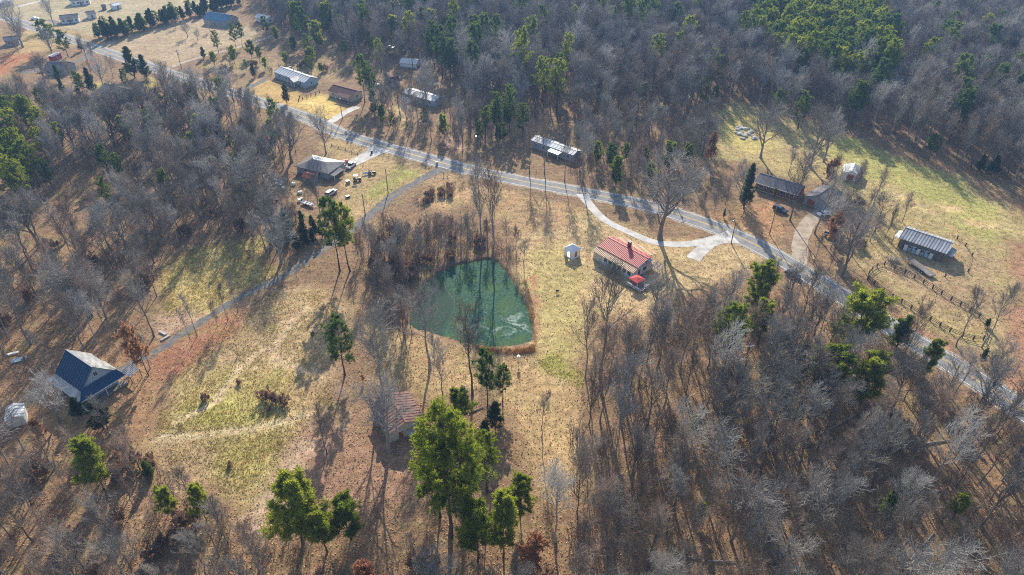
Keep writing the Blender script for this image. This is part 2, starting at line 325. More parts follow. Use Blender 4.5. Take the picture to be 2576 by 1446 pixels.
LEAF = (.225, .145, .085)
PATCH = [  # outline in survey units, ground colour, feather in m, leaf-drift share
    ([(1300, 610), (1335, 560), (1470, 512), (1545, 560), (1640, 606), (1830, 604), (1930, 650), (1790, 710), (1620, 790), (1470, 800), (1462, 930), (1370, 900), (1340, 850), (1325, 740)], (.45, .33, .17), 5, .5),
    ([(1340, 640), (1440, 620), (1490, 720), (1460, 820), (1455, 930), (1385, 905), (1350, 830), (1330, 700)], (.40, .32, .13), 6, .25),
    ([(1500, 620), (1540, 600), (1640, 650), (1720, 650), (1690, 690), (1560, 640)], (.26, .24, .07), 4, .3),
    ([(1050, 500), (1135, 440), (1290, 485), (1465, 520), (1440, 570), (1310, 590), (1180, 520), (1080, 520)], (.38, .25, .13), 4, .6),
    ([(830, 340), (940, 375), (1105, 432), (940, 530), (870, 560), (850, 500), (880, 430), (800, 370)], (.37, .27, .13), 4, .45),
    ([(930, 470), (1010, 420), (1060, 430), (980, 490), (920, 510)], (.33, .31, .09), 4, .1),
    ([(250, 112), (330, 88), (430, 62), (545, 40), (640, 70), (640, 100), (500, 142), (425, 168), (380, 165)], (.36, .27, .17), 6, .15),
    ([(-200, 150), (0, 140), (105, 108), (100, 135), (40, 172), (0, 195), (-200, 240)], (.34, .14, .065), 7, .1),
    ([(-300, -60), (640, -60), (560, 18), (400, 45), (255, 96), (80, 62), (-300, 10)], (.34, .28, .17), 8, .1),
    ([(20, 105), (90, 60), (200, 75), (225, 110), (120, 130), (40, 140)], (.37, .26, .12), 6, .3),
    ([(635, 195), (690, 205), (800, 255), (880, 285), (800, 305), (700, 270), (640, 235)], (.44, .29, .105), 4, .15),
    ([(755, 250), (800, 235), (850, 262), (870, 285), (810, 300), (760, 285)], (.56, .40, .13), 4, .0),
    ([(225, 215), (260, 205), (250, 240), (280, 265), (215, 262)], (.42, .34, .10), 4, .1),
    ([(380, 195), (400, 205), (390, 225), (362, 215)], (.42, .34, .10), 4, .1),
    ([(640, 150), (780, 165), (860, 175), (840, 200), (700, 195), (640, 180), (480, 170), (520, 160)], (.33, .24, .14), 5, .5),
    ([(1780, 275), (1860, 262), (1950, 280), (2100, 330), (2250, 385), (2400, 440), (2520, 510), (2700, 640), (2700, 1000), (2460, 890), (2300, 790), (2140, 650), (2210, 560), (2080, 470), (1900, 420), (1800, 400)], (.36, .285, .125), 6, .35),
    ([(2110, 330), (2250, 390), (2380, 440), (2480, 510), (2530, 600), (2480, 620), (2400, 550), (2250, 470), (2080, 390)], (.33, .31, .095), 7, .08),
    ([(1800, 290), (1900, 295), (1960, 340), (1900, 385), (1810, 360)], (.44, .36, .12), 6, .15),
    ([(2300, 600), (2500, 640), (2540, 760), (2480, 840), (2300, 770), (2170, 650)], (.34, .24, .13), 8, .35),
    ([(2530, 600), (2700, 640), (2700, 1100), (2500, 990), (2540, 800)], (.31, .17, .10), 8, .5),
    ([(1850, 520), (1960, 505), (1990, 590), (1940, 600), (1860, 570)], (.42, .23, .115), 4, .3),
    ([(1770, 530), (1840, 540), (1920, 600), (1960, 620), (1900, 600), (1790, 555)], (.38, .22, .11), 3, .4),
    ([(400, 660), (520, 612), (660, 600), (700, 690), (640, 720), (520, 780), (410, 800)], (.47, .37, .145), 6, .15),
    ([(380, 800), (440, 775), (500, 800), (430, 850), (385, 850)], (.44, .30, .20), 4, .1),
    ([(430, 960), (540, 830), (680, 740), (830, 720), (870, 800), (835, 900), (840, 1000), (770, 1080), (700, 1160), (600, 1260), (440, 1190), (380, 1100)], (.41, .295, .16), 6, .3),
    ([(430, 980), (560, 900), (700, 930), (760, 1010), (740, 1060), (560, 1090), (420, 1090)], (.42, .33, .13), 8, .2),
    ([(400, 1030), (520, 1000), (650, 1030), (720, 1040), (620, 1080), (500, 1095), (410, 1080)], (.40, .365, .11), 6, .05),
    ([(520, 1110), (700, 1080), (740, 1110), (680, 1200), (620, 1260), (540, 1180)], (.40, .34, .12), 7, .15),
    ([(760, 1080), (900, 1050), (1050, 1130), (1040, 1290), (860, 1300), (700, 1250), (720, 1150)], (.31, .185, .12), 8, .6),
    ([(650, 1340), (640, 1290), (670, 1230), (730, 1170), (760, 1110), (790, 1110), (760, 1180), (700, 1250), (680, 1340)], (.43, .31, .21), 4, .2),
    ([(1000, 850), (1080, 860), (1250, 885), (1345, 890), (1460, 950), (1480, 1080), (1450, 1200), (1380, 1260), (1330, 1160), (1290, 1040), (1200, 990), (1090, 1010), (1010, 930)], (.41, .285, .14), 5, .45),
    ([(1340, 905), (1400, 895), (1460, 930), (1470, 970), (1430, 965), (1380, 935)], (.31, .30, .075), 3, .1),
    ([(940, 780), (1010, 850), (1010, 960), (960, 960), (930, 900)], (.36, .255, .12), 5, .5),
    ([(-200, 850), (380, 850), (420, 900), (400, 1080), (200, 1120), (-200, 1160)], (.29, .17, .09), 8, .7),
    ([(380, 860), (480, 850), (620, 770), (660, 760), (520, 900), (420, 950)], (.31, .145, .085), 4, .5),
]
PISTES = [  # trodden tracks in the grass
    ([(405, 1102), (480, 1097), (560, 1088), (640, 1076), (720, 1060), (770, 1040)], (.52, .42, .24), 1.1), ([(660, 880), (600, 930), (540, 1010), (440, 1060)], (.56, .43, .26), .9),
    ([(770, 770), (720, 830), (690, 900), (760, 930), (820, 945)], (.50, .37, .23), .8), ([(1185, 380), (1120, 352), (1165, 330), (1178, 300)], (.45, .28, .18), 1.6), ([(1020, 330), (1015, 300), (1000, 270)], (.45, .34, .16), 1.3),
    ([(1100, 400), (1040, 410), (1000, 440), (960, 450)], (.22, .165, .09), .6), ([(1085, 412), (1010, 405), (960, 390)], (.22, .165, .09), .6),
    ([(2170, 740), (2260, 800), (2350, 860), (2460, 930), (2560, 980)], (.42, .22, .11), 1.2), ([(1345, 830), (1352, 770), (1340, 700)], (.40, .2, .11), .7),
]
MOUNDS = [(T(3, 1, 1380, 540), 5.5, 2.3), (T(3, 1, 1840, 650), 5.2, 2.4), (T(3, 1, 2140, 810), 6.2, 2.4), (T(3, 1, 1230, 620), 4.2, 2), (T(3, 1, 1590, 670), 4, 1.6)]
def ground_colour(x, y):
    sh = x.shape; C = np.empty(sh + (4,)); C[..., :3] = LEAF; C[..., 3] = .6
    wob = 1.6 * np.sin(x * .21 + 1.3 * np.sin(y * .13)) + 1.3 * np.sin(y * .29 + 1.7 * np.sin(x * .17)) + RNG.normal(0, .5, sh)
    for poly, c, fe, lf in PATCH:
        w = [G(*p) for p in poly]; s = seg_dist(x, y, w, True); s = np.where(inside(x, y, w), s, -s) + wob * min(1, fe / 5)
        a = np.clip(s / fe + .5, 0, 1); a = (a * a * (3 - 2 * a))[..., None]; C = C * (1 - a) + np.array([*c, lf]) * a
    for line, c, wd in PISTES:
        d = seg_dist(x, y, smooth([G(*p) for p in line], 4)); a = np.clip(1.4 - d / (wd * 1.2) + wob * .08, 0, .9)[..., None]; C = C * (1 - a) + np.array([*c, 0]) * a
    for (p, ra, rb) in MOUNDS:
        cx, cy = G(*p); th = -.55; u = (x - cx) * math.cos(th) + (y - cy) * math.sin(th); v = -(x - cx) * math.sin(th) + (y - cy) * math.cos(th)
        a = np.clip((1 - np.hypot(u / ra, v / rb / 1.25)) * 3 + wob * .1, 0, 1)[..., None]; C = C * (1 - a) + np.array([.58, .42, .20, 0]) * a
    verge = seg_dist(x, y, ROAD); a = np.clip(1.6 - verge / 3.4, 0, 1)[..., None] * .65; C = C * (1 - a) + np.array([.36, .25, .14, .2]) * a
    return C
def set_soil(me, name='soil'):
    n = len(me.vertices); co = np.empty(n * 3, np.float32); me.vertices.foreach_get('co', co); co = co.reshape(-1, 3).astype(float)
    at = me.attributes.new(name, 'FLOAT_COLOR', 'POINT'); at.data.foreach_set('color', ground_colour(co[:, 0], co[:, 1]).astype(np.float32).ravel())
def axis(a, b, st, far, grow=1.5):
    m = list(np.arange(a, b + .01, st)); s = st
    while m[-1] < far: s *= grow; m.append(m[-1] + s)
    s = st
    while m[0] > -far: s *= grow; m.insert(0, m[0] - s)
    return np.array(m)
xs, ys = axis(-380, 380, 2.0, 5000), axis(36, 540, 2.0, 5000)
X, Y = np.meshgrid(xs, ys); Zg = np.zeros_like(X)
sdp = seg_dist(X, Y, POND, True); sdp = np.where(inside(X, Y, POND), -sdp, sdp); Zg[sdp < 3.0] = -1.3
nx, ny = len(xs), len(ys); q = (np.arange(ny - 1)[:, None] * nx + np.arange(nx - 1)[None]).ravel()
me = np_mesh('ground', np.stack([X, Y, Zg], -1).reshape(-1, 3), [np.stack([q, q + 1, q + nx + 1, q + nx], -1)], 'ground', True); set_soil(me)
tag(link('ground', me), 'brown winter ground of fallen leaves and dry grass', kind='structure')
# pond bank ring and water
Pd = np.array(POND); n = len(Pd); tan = np.roll(Pd, -1, 0) - np.roll(Pd, 1, 0); nor = np.stack([tan[:, 1], -tan[:, 0]], -1); nor /= np.linalg.norm(nor, axis=1)[:, None]
if inside(np.array([Pd[0, 0] + nor[0, 0]]), np.array([Pd[0, 1] + nor[0, 1]]), POND)[0]: nor = -nor
prof = [(5.4, .02), (3.0, .05), (1.1, .06), (.35, -.3), (-.8, -.95)]; V = []
for k, (d, z) in enumerate(prof):
    jit = RNG.normal(0, .3, n) if 0 < k < 4 else 0
    V.append(np.concatenate([Pd + nor * (d + jit)[:, None] if k in (1, 2, 3) else Pd + nor * d, np.full((n, 1), z)], 1))
F = [[k * n + i, k * n + (i + 1) % n, (k + 1) * n + (i + 1) % n, (k + 1) * n + i] for k in range(4) for i in range(n)]
me = np_mesh('pond_bank', np.concatenate(V), [F], 'ground', True); set_soil(me)
c = np.empty(len(me.vertices) * 4, np.float32); me.attributes['soil'].data.foreach_get('color', c); c = c.reshape(-1, 4)
c[3 * n:, :3] = (.13, .085, .05); c[2 * n:3 * n, :3] = c[2 * n:3 * n, :3] * .6 + np.array((.22, .15, .09)) * .4; me.attributes['soil'].data.foreach_set('color', c.ravel())
tag(link('pond_bank', me), 'low earthen bank around the green pond', kind='structure')
bx0, bx1, by0, by1 = Pd[:, 0].min() - 1, Pd[:, 0].max() + 1, Pd[:, 1].min() - 1, Pd[:, 1].max() + 1
gx, gy = np.meshgrid(np.arange(bx0, bx1, .7), np.arange(by0, by1, .7)); keep = inside(gx, gy, [tuple(p) for p in Pd + nor * .9])
idx = -np.ones(gx.shape, int); kk = keep.copy(); quads = []
for i in range(gx.shape[0] - 1):
    for j in range(gx.shape[1] - 1):
        if keep[i, j] or keep[i + 1, j + 1]: quads.append([i * gx.shape[1] + j, i * gx.shape[1] + j + 1, (i + 1) * gx.shape[1] + j + 1, (i + 1) * gx.shape[1] + j])
Vw = np.stack([gx, gy, np.full(gx.shape, -.5)], -1).reshape(-1, 3); used = np.unique(np.array(quads)); rem = -np.ones(len(Vw), int); rem[used] = np.arange(len(used))
me = np_mesh('pond', Vw[used], [rem[np.array(quads)]], 'pond_water', True)
wx, wy = Vw[used][:, 0], Vw[used][:, 1]
cres = [G(*zp(*p), -.5) for p in [(120, 600), (100, 300), (300, 160), (385, 200), (420, 280), (475, 350), (480, 410), (440, 500), (400, 560), (360, 640)]]
sdc = seg_dist(wx, wy, cres, True); sdc = np.where(inside(wx, wy, cres), sdc, -sdc)
film = np.clip(.5 - sdc / 1.2, .06, 1); ew = np.array([G(*zp(870, 560), -.5)])[0]; lo = np.array(G(*zp(1010, 580), -.5)); l2 = np.array(G(*zp(560, 560), -.5)); l3 = np.array(G(*zp(700, 470), -.5))
wh = -.05 + .9 * np.exp(-((wx - lo[0]) ** 2 + (wy - lo[1]) ** 2) / 30) + .55 * np.exp(-((wx - ew[0]) ** 2 / 90 + (wy - ew[1]) ** 2 / 40)) + .3 * np.exp(-((wx - l2[0]) ** 2 / 50 + (wy - l2[1]) ** 2 / 8)) + .5 * np.exp(-((wx - l3[0]) ** 2 + (wy - l3[1]) ** 2) / 10)
at = me.attributes.new('film', 'FLOAT_COLOR', 'POINT'); at.data.foreach_set('color', np.stack([film, np.clip(wh, 0, 1.2) * np.clip(film * 1.2 - .2, 0, 1), film * 0, film * 0 + 1], -1).astype(np.float32).ravel())
tag(link('pond', me), 'green pond with a pale skin of ice and algae', kind='structure')

def strip(name, pts, w, z, mat, label=None, off=0., dash=None, taper=None, kind='structure', edge=.0, parent=None):
    P = np.array(pts); t = np.gradient(P, axis=0); t /= np.linalg.norm(t, axis=1)[:, None]; nn = np.stack([-t[:, 1], t[:, 0]], -1)
    wv = np.full(len(P), w / 2.) if taper is None else np.interp(np.linspace(0, 1, len(P)), np.linspace(0, 1, len(taper)), taper) / 2
    jl, jr = RNG.normal(0, edge, len(P)), RNG.normal(0, edge, len(P))
    L_, R_ = P + nn * (off + wv + jl)[:, None], P + nn * (off - wv + jr)[:, None]; m = len(P)
    V = np.concatenate([np.c_[L_, np.full(m, z)], np.c_[R_, np.full(m, z)]]); F = [[i, m + i, m + i + 1, i + 1] for i in range(m - 1)]
    o = link(name, np_mesh(name, V, [F], mat), parent)
    return tag(o, label, kind=kind) if parent is None else o
strip('road_shoulder', ROAD, 8.4, .014, 'sandy_drive', 'ragged sandy shoulders of the asphalt road', edge=.35)
road = strip('road', ROAD, 6.9, .03, 'asphalt', 'two-lane grey asphalt road curving past the houses')
strip('edge_line', ROAD, .16, .036, 'line_white', off=3.12, parent=road); strip('edge_line', ROAD, .16, .036, 'line_white', off=-3.12, parent=road)
strip('centre_line', ROAD, .12, .037, 'line_yellow', off=.16, parent=road); strip('centre_line', ROAD, .12, .037, 'line_yellow', off=-.16, parent=road)
strip('gravel_drive', GRAVEL, 3.4, .018, 'gravel', 'grey gravel drive slanting from the road down to the blue house', taper=[7, 3.6, 3.3, 3.1, 2.8, 2.7, 2.6, 2.4, 2.2, 2.2, 2.2], edge=.2)
loop = strip('concrete_drive', LOOP, 3.1, .044, 'concrete', 'pale concrete loop drive behind the red-roofed house', taper=[5, 3.2, 2.8, 2.7, 2.7, 2.9, 3.1, 3.2, 3.6, 4.6, 8.])
strip('concrete_spur', SPUR, 3.4, .040, 'concrete', 'pale concrete spur running from the loop drive to the red-roofed house', taper=[5, 4.2, 4, 4.4])
strip('concrete_pad', PAD, 5.6, .042, 'concrete', 'bright concrete drive with parked pickup', taper=[8.5, 6, 5])
strip('side_lane', LANE, 3, .024, 'sandy_drive', 'pale side lane leaving the road by the open field', edge=.1)
for pth, w, lb in [(DRV_A, 3.2, 'pale drive to the white double-wide home'), (DRV_B, 3.6, 'pale drive beside the brown-roofed bungalow'), (DRV_C, 4.4, 'sandy drive of the brick ranch house'), (DRV_D, 4, 'grey drive by the far grey-roofed house'),
                   (DRV_E, 3.4, 'pale lane at the far upper left corner'), (DRV_F, 3.2, 'pale drive before the far white houses')]:
    strip('drive', pth, w, .021, 'sandy_drive' if w > 4 else 'concrete' if w < 3.7 and w > 3.3 else 'gravel', lb, edge=.15)

# ------------------------------------------------------------------ buildings
def frame_of(p1, p2, h, W):
    """near eave ends (survey units) at height h -> centre, angle, length of a building W deep behind that eave"""
    a, b = np.array(G(*p1, h)), np.array(G(*p2, h)); d = b - a; L = float(np.hypot(*d)); u = d / L; nrm = np.array([-u[1], u[0]])
    if nrm[1] < 0: nrm = -nrm
    c = (a + b) / 2 + nrm * W / 2; return (float(c[0]), float(c[1])), math.atan2(u[1], u[0]), L
CLEAR = []   # (x, y, radius) kept free of woods
def window(t, x, y, z, w, h, face, frame='white_paint', pane='glass_dark'):
    e = .06; f = MB(); g = MB()
    if face in 'ns':
        s = -1 if face == 's' else 1; y0, y1 = sorted((y - .02 * s, y + e * s)); f.box(x - w / 2 - .08, x + w / 2 + .08, y0, y1, z - .08, z + h + .08)
        y0, y1 = sorted((y, y + (e + .015) * s))
        g.box(x - w / 2, x - .025, y0, y1, z, z + h); g.box(x + .025, x + w / 2, y0, y1, z, z + h)
    else:
        s = -1 if face == 'w' else 1; x0, x1 = sorted((x - .02 * s, x + e * s)); f.box(x0, x1, y - w / 2 - .08, y + w / 2 + .08, z - .08, z + h + .08)
        x0, x1 = sorted((x, x + (e + .015) * s)); g.box(x0, x1, y - w / 2, y - .025, z, z + h); g.box(x0, x1, y + .025, y + w / 2, z, z + h)
    o = f.build('window', frame, t); g.build('pane', pane, o); return o
def door(t, x, y, w, h, face, mat='door', z=.15):
    s = -1 if face in 'sw' else 1; d = MB()
    if face in 'ns': d.box(x - w / 2, x + w / 2, *sorted((y, y + .05 * s)), z, z + h)
    else: d.box(*sorted((x, x + .05 * s)), y - w / 2, y + w / 2, z, z + h)
    o = d.build('door', mat, t); k = MB()
    if face in 'ns': k.box(x + w * .3, x + w * .3 + .07, *sorted((y + .05 * s, y + .1 * s)), z + 1, z + 1.08)
    else: k.box(*sorted((x + .05 * s, x + .1 * s)), y + w * .3, y + w * .3 + .07, z + 1, z + 1.08)
    k.build('handle', 'steel', o); return o
def panels(t, a, b, c, d, n, mat, seam, th=.07):
    """roof slope a-b (eave) to d-c (ridge) laid in n separate sheets, each with a raised seam"""
    a, b, c, d = map(Vector, (a, b, c, d)); nz = (b - a).cross(d - a).normalized(); meshes = None
    for k in range(n):
        p, q = k / n + .002, (k + 1) / n - .002
        c0, c1, c2, c3 = a.lerp(b, p), a.lerp(b, q), d.lerp(c, q), d.lerp(c, p)
        if meshes is None:
            m = MB(); org = c0.copy(); m.slab(c0 - org, c1 - org, c2 - org, c3 - org, th); sm = MB(); wd = (b - a).normalized() * .09
            sm.poly([c0 - org, c0 - org + wd, c3 - org + wd, c3 - org, c0 - org + nz * .08, c0 - org + wd + nz * .08, c3 - org + wd + nz * .08, c3 - org + nz * .08], [(0, 3, 2, 1), (4, 5, 6, 7), (0, 1, 5, 4), (1, 2, 6, 5), (2, 3, 7, 6), (3, 0, 4, 7)])
            meshes = (m.mesh('roof_panel', mat), sm.mesh('seam', seam))
        o = link('roof_panel', meshes[0], t, c0); link('seam', meshes[1], o)
def gable(name, label, cat, c, ang, L, W, hw, rise, wall, roof, ov=.4, npan=0, seam=None, base=.25, wins=(), doors=(), ridge=0., clear=True):
    t = thing(name, label, cat, c, ang); l, w = L / 2 - ov, W / 2 - ov
    zr = hw + rise * (w / (W / 2))
    MB().poly([(-l, -w, base), (l, -w, base), (l, w, base), (-l, w, base), (-l, -w, hw + .06), (l, -w, hw + .06), (l, w, hw + .06), (-l, w, hw + .06), (-l, ridge, zr), (l, ridge, zr)],
              [(0, 1, 5, 4), (2, 3, 7, 6), (1, 2, 6, 9, 5), (3, 0, 4, 8, 7), (4, 5, 9, 8), (6, 7, 8, 9), (0, 3, 2, 1)]).build('wall', wall, t)
    if base: MB().box(-l - .05, l + .05, -w - .05, w + .05, -.3, base).build('foundation', 'concrete', t)
    e0, zt, zR = hw - .02, .16, hw + rise + .16
    X_, Y_ = L / 2, W / 2; zE = hw + .16 - rise * 0
    sl = [((-X_, -Y_, hw + .1), (X_, -Y_, hw + .1), (X_, ridge, zR), (-X_, ridge, zR)), ((X_, Y_, hw + .1), (-X_, Y_, hw + .1), (-X_, ridge, zR), (X_, ridge, zR))]
    if npan:
        for s in sl: panels(t, *s, npan, roof, seam or roof)
    else:
        for s in sl: MB().slab(*s, .12).build('roof', roof, t)
    MB().bar((-X_, ridge, zR + .02), (X_, ridge, zR + .02), .3, .07).build('ridge_cap', seam or roof, t)
    for (x, z, ww, hh, f) in wins:
        if f in 'ns': window(t, x, -w if f == 's' else w, z, ww, hh, f)
        else: window(t, -l if f == 'w' else l, x, z, ww, hh, f)
    for (x, ww, hh, f) in doors: door(t, x, (-w if f == 's' else w), ww, hh, f) if f in 'ns' else door(t, (-l if f == 'w' else l), x, ww, hh, f)
    if clear: CLEAR.append((c[0], c[1], max(L, W) * .44 + 1.2))
    return t
def posts(t, pts, h, mat='white_paint', w=.14, z0=0.):
    for (x, y) in pts: MB().box(x - w / 2, x + w / 2, y - w / 2, y + w / 2, z0, h).build('post', mat, t)

# --- red-roofed house by the pond
def red_house():
    A, B = np.array((22.9, 165.7)), np.array((33.2, 154.1)); u = (B - A) / np.hypot(*(B - A)); nrm = np.array([-u[1], u[0]]); nrm = nrm if nrm[1] > 0 else -nrm
    c = (A + B) / 2; t = thing('red_roofed_house', 'white house with red and tan striped metal roof beside the green pond', 'house', c, math.atan2(u[1], u[0]))
    L = float(np.hypot(*(B - A))); l = L / 2; CLEAR.append((c[0] + 3, c[1] + 3, 11))
    # local: x along eave, y away from pond side; near tan eave y=0, seam y=2.0, ridge y=6.0, rear eave y=10
    MB().box(-l + .45, l - .45, .5, 9.6, .35, 2.75).build('wall', 'siding_white', t)
    MB().poly([(-l + .6, 2.6, 2.75), (l - .6, 2.6, 2.75), (l - .6, 8.4, 2.75), (-l + .6, 8.4, 2.75), (-l + .6, 2.6, 3.5), (l - .6, 2.6, 3.5), (l - .6, 8.4, 4.0), (-l + .6, 8.4, 4.0), (-l + .6, 6.8, 4.5), (l - .6, 6.8, 4.5)],
              [(0, 1, 5, 4), (2, 3, 7, 6), (1, 2, 6, 9, 5), (3, 0, 4, 8, 7), (4, 5, 9, 8), (6, 7, 8, 9)]).build('gable_wall', 'siding_blue', t)
    MB().box(-l + .4, l - .4, .45, 9.65, -.3, .35).build('foundation', 'concrete', t)
    panels(t, (-l, 0, 2.9), (l, 0, 2.9), (l, 2.4, 3.5), (-l, 2.4, 3.5), 30, 'roof_tan', 'roof_tan_seam')
    panels(t, (-l + .2, 2.3, 3.62), (l - .2, 2.3, 3.62), (l - .2, 6.8, 4.7), (-l + .2, 6.8, 4.7), 30, 'roof_red', 'roof_red_seam')
    panels(t, (l - .2, 8.6, 4.25), (-l + .2, 8.6, 4.25), (-l + .2, 6.8, 4.7), (l - .2, 6.8, 4.7), 30, 'roof_red', 'roof_red_seam')
    panels(t, (6.2, 12.6, 3.0), (-6.4, 12.6, 3.0), (-6.4, 8.5, 4.15), (6.2, 8.5, 4.15), 20, 'roof_tan', 'roof_tan_seam')
    MB().bar((-l + .1, 6.8, 4.75), (l - .1, 6.8, 4.75), .34, .08).build('ridge_cap', 'roof_red_seam', t); MB().bar((-l, 2.32, 3.66), (l, 2.32, 3.66), .2, .06).build('ridge_cap', 'roof_red_seam', t)
    panels(t, (l - .1, 9.6, 3.3), (l + 3.4, 9.6, 2.7), (l + 3.4, 5.6, 2.7), (l - .1, 5.6, 3.3), 9, 'roof_tan', 'roof_tan_seam')     # side porch over the rear corner
    posts(t, [(l + 3.2, 9.4), (l + 3.2, 5.8)], 2.65)
    posts(t, [(x, 12.1) for x in (-5.2, -2.4, .4, 3.2, 6.)], 2.7)
    MB().box(-5.5, 6.3, 9.6, 12.4, .05, .3).build('porch_floor', 'concrete', t)
    for k in range(6):      # glazed sun porch towards the pond
        x = -2.6 + 1.75 * k; window(t, x, .5, 1.25, 1.15, 1.15, 's'); MB().box(x + .8, x + .95, .36, .5, .3, 2.72).build('post', 'white_paint', t)
        MB().box(x - .62, x + .62, .44, .498, .45, 1.05).build('wall_panel', 'siding_blue', t)
    for x in (-6.3, -4.7): MB().box(x - .6, x + .6, .44, .498, .5, 2.4).build('wall_panel', 'siding_cream', t)
    MB().box(-.45, .45, 6.95, 7.75, 4.2, 6.4).build('chimney', 'brick_chimney', t); MB().box(-.55, .55, 6.85, 7.85, 6.4, 6.52).build('chimney_cap', 'concrete', t)
    window(t, l - .45, 5.8, 1.1, 1.4, 1.2, 'e'); window(t, l - .6, 6.4, 3.2, .9, .7, 'e'); door(t, l - .45, 3.4, .95, 2.05, 'e', z=.35)
    dk = MB()
    for k in range(14): MB().box(l + .02 + k * .36, l + .36 + k * .36, -2.6, 5.2, .28, .34).build('deck_board', 'wood_grey', t)
    posts(t, [(l + .2, -2.5), (l + 2.6, -2.5), (l + 5, -2.5), (l + 5, 1.2), (l + 5, 5)], 1.3, 'white_paint', .12)
    for a, b in (((l + .2, -2.5), (l + 5, -2.5)), ((l + 5, -2.5), (l + 5, 5))):
        for z in (.65, 1.2): MB().bar((*a, z), (*b, z), .06, .1).build('rail', 'white_paint', t)
    # patio canopy and table on the deck
    def loc(x, y, z=0.):
        p = c + u * x + nrm * y; return (float(p[0]), float(p[1]), z)
    um = thing('patio_canopy', 'square red patio canopy standing on the deck of the red-roofed house', 'canopy', loc(l + 2.2, -.7, .34), math.atan2(u[1], u[0]) - .05)
    s = 1.6; MB().poly([(-s, -s, 2.2), (s, -s, 2.2), (s, s, 2.2), (-s, s, 2.2), (0, 0, 2.75), (-s, -s, 2.02), (s, -s, 2.02), (s, s, 2.02), (-s, s, 2.02)], [(0, 1, 4), (1, 2, 4), (2, 3, 4), (3, 0, 4), (0, 5, 6, 1), (1, 6, 7, 2), (2, 7, 8, 3), (3, 8, 5, 0), (5, 8, 7, 6)]).build('canopy_top', 'red_fabric', um)
    for a in (-1, 1):
        for b in (-1, 1): MB().box(a * 1.5 - .04, a * 1.5 + .04, b * 1.5 - .04, b * 1.5 + .04, 0, 2.1).build('post', 'white_paint', um)
    for k, (x, y, r) in enumerate(((l + .9, -1.9, 0.), (l + 3.5, -2.0, 0.), (l + 4.3, .8, R(90)))):
        bn = thing('garden_bench', ['white garden bench under the near corner of the red canopy', 'white garden bench at the outer corner of the deck', 'white garden bench along the outer rail of the deck'][k], 'bench', loc(x, y, .34), math.atan2(u[1], u[0]) + r, 'white benches on the deck')
        MB().box(-.7, .7, -.22, .22, .42, .48).build('seat', 'white_paint', bn); MB().box(-.7, .7, -.27, -.22, .5, .9).build('backrest', 'white_paint', bn)
        for q in (-.6, .6): MB().box(q - .04, q + .04, -.2, .2, 0, .42).build('leg', 'white_paint', bn)
    gl = thing('garden_gazebo', 'small white square gazebo with hipped roof on the lawn', 'gazebo', (17.6, 167.4), R(-48)); s = 1.55; CLEAR.append((17.6, 167.4, 4))
    MB().box(-s - .15, s + .15, -s - .15, s + .15, 0, .3).build('floor', 'white_paint', gl)
    for a in (-1, 1):
        for b in (-1, 1): MB().box(a * s - .1, a * s + .1, b * s - .1, b * s + .1, .3, 2.5).build('post', 'white_paint', gl)
    for k in range(4):
        m = MB(); m.box(-s + .1, -.5, -s - .03, -s + .03, .3, 2.45); m.box(.5, s - .1, -s - .03, -s + .03, .3, 2.45); m.box(-.5, .5, -s - .03, -s + .03, 2.1, 2.45)
        o = m.build('side_panel', 'white_paint', gl); o.rotation_euler = (0, 0, R(90) * k)
        if k == 1: MB().box(-.5, .5, -s - .02, -s + .02, .3, 2.1).build('lattice', 'wood_orange', o)
    e = s + .35; MB().poly([(-e, -e, 2.5), (e, -e, 2.5), (e, e, 2.5), (-e, e, 2.5), (-.25, -.25, 3.75), (.25, -.25, 3.75), (.25, .25, 3.75), (-.25, .25, 3.75)], [(0, 1, 5, 4), (1, 2, 6, 5), (2, 3, 7, 6), (3, 0, 4, 7), (4, 5, 6, 7), (0, 3, 2, 1)]).build('roof', 'white_paint', gl)
    MB().box(-.2, .2, -.2, .2, 3.75, 4.0).build('finial', 'white_paint', gl)
red_house()

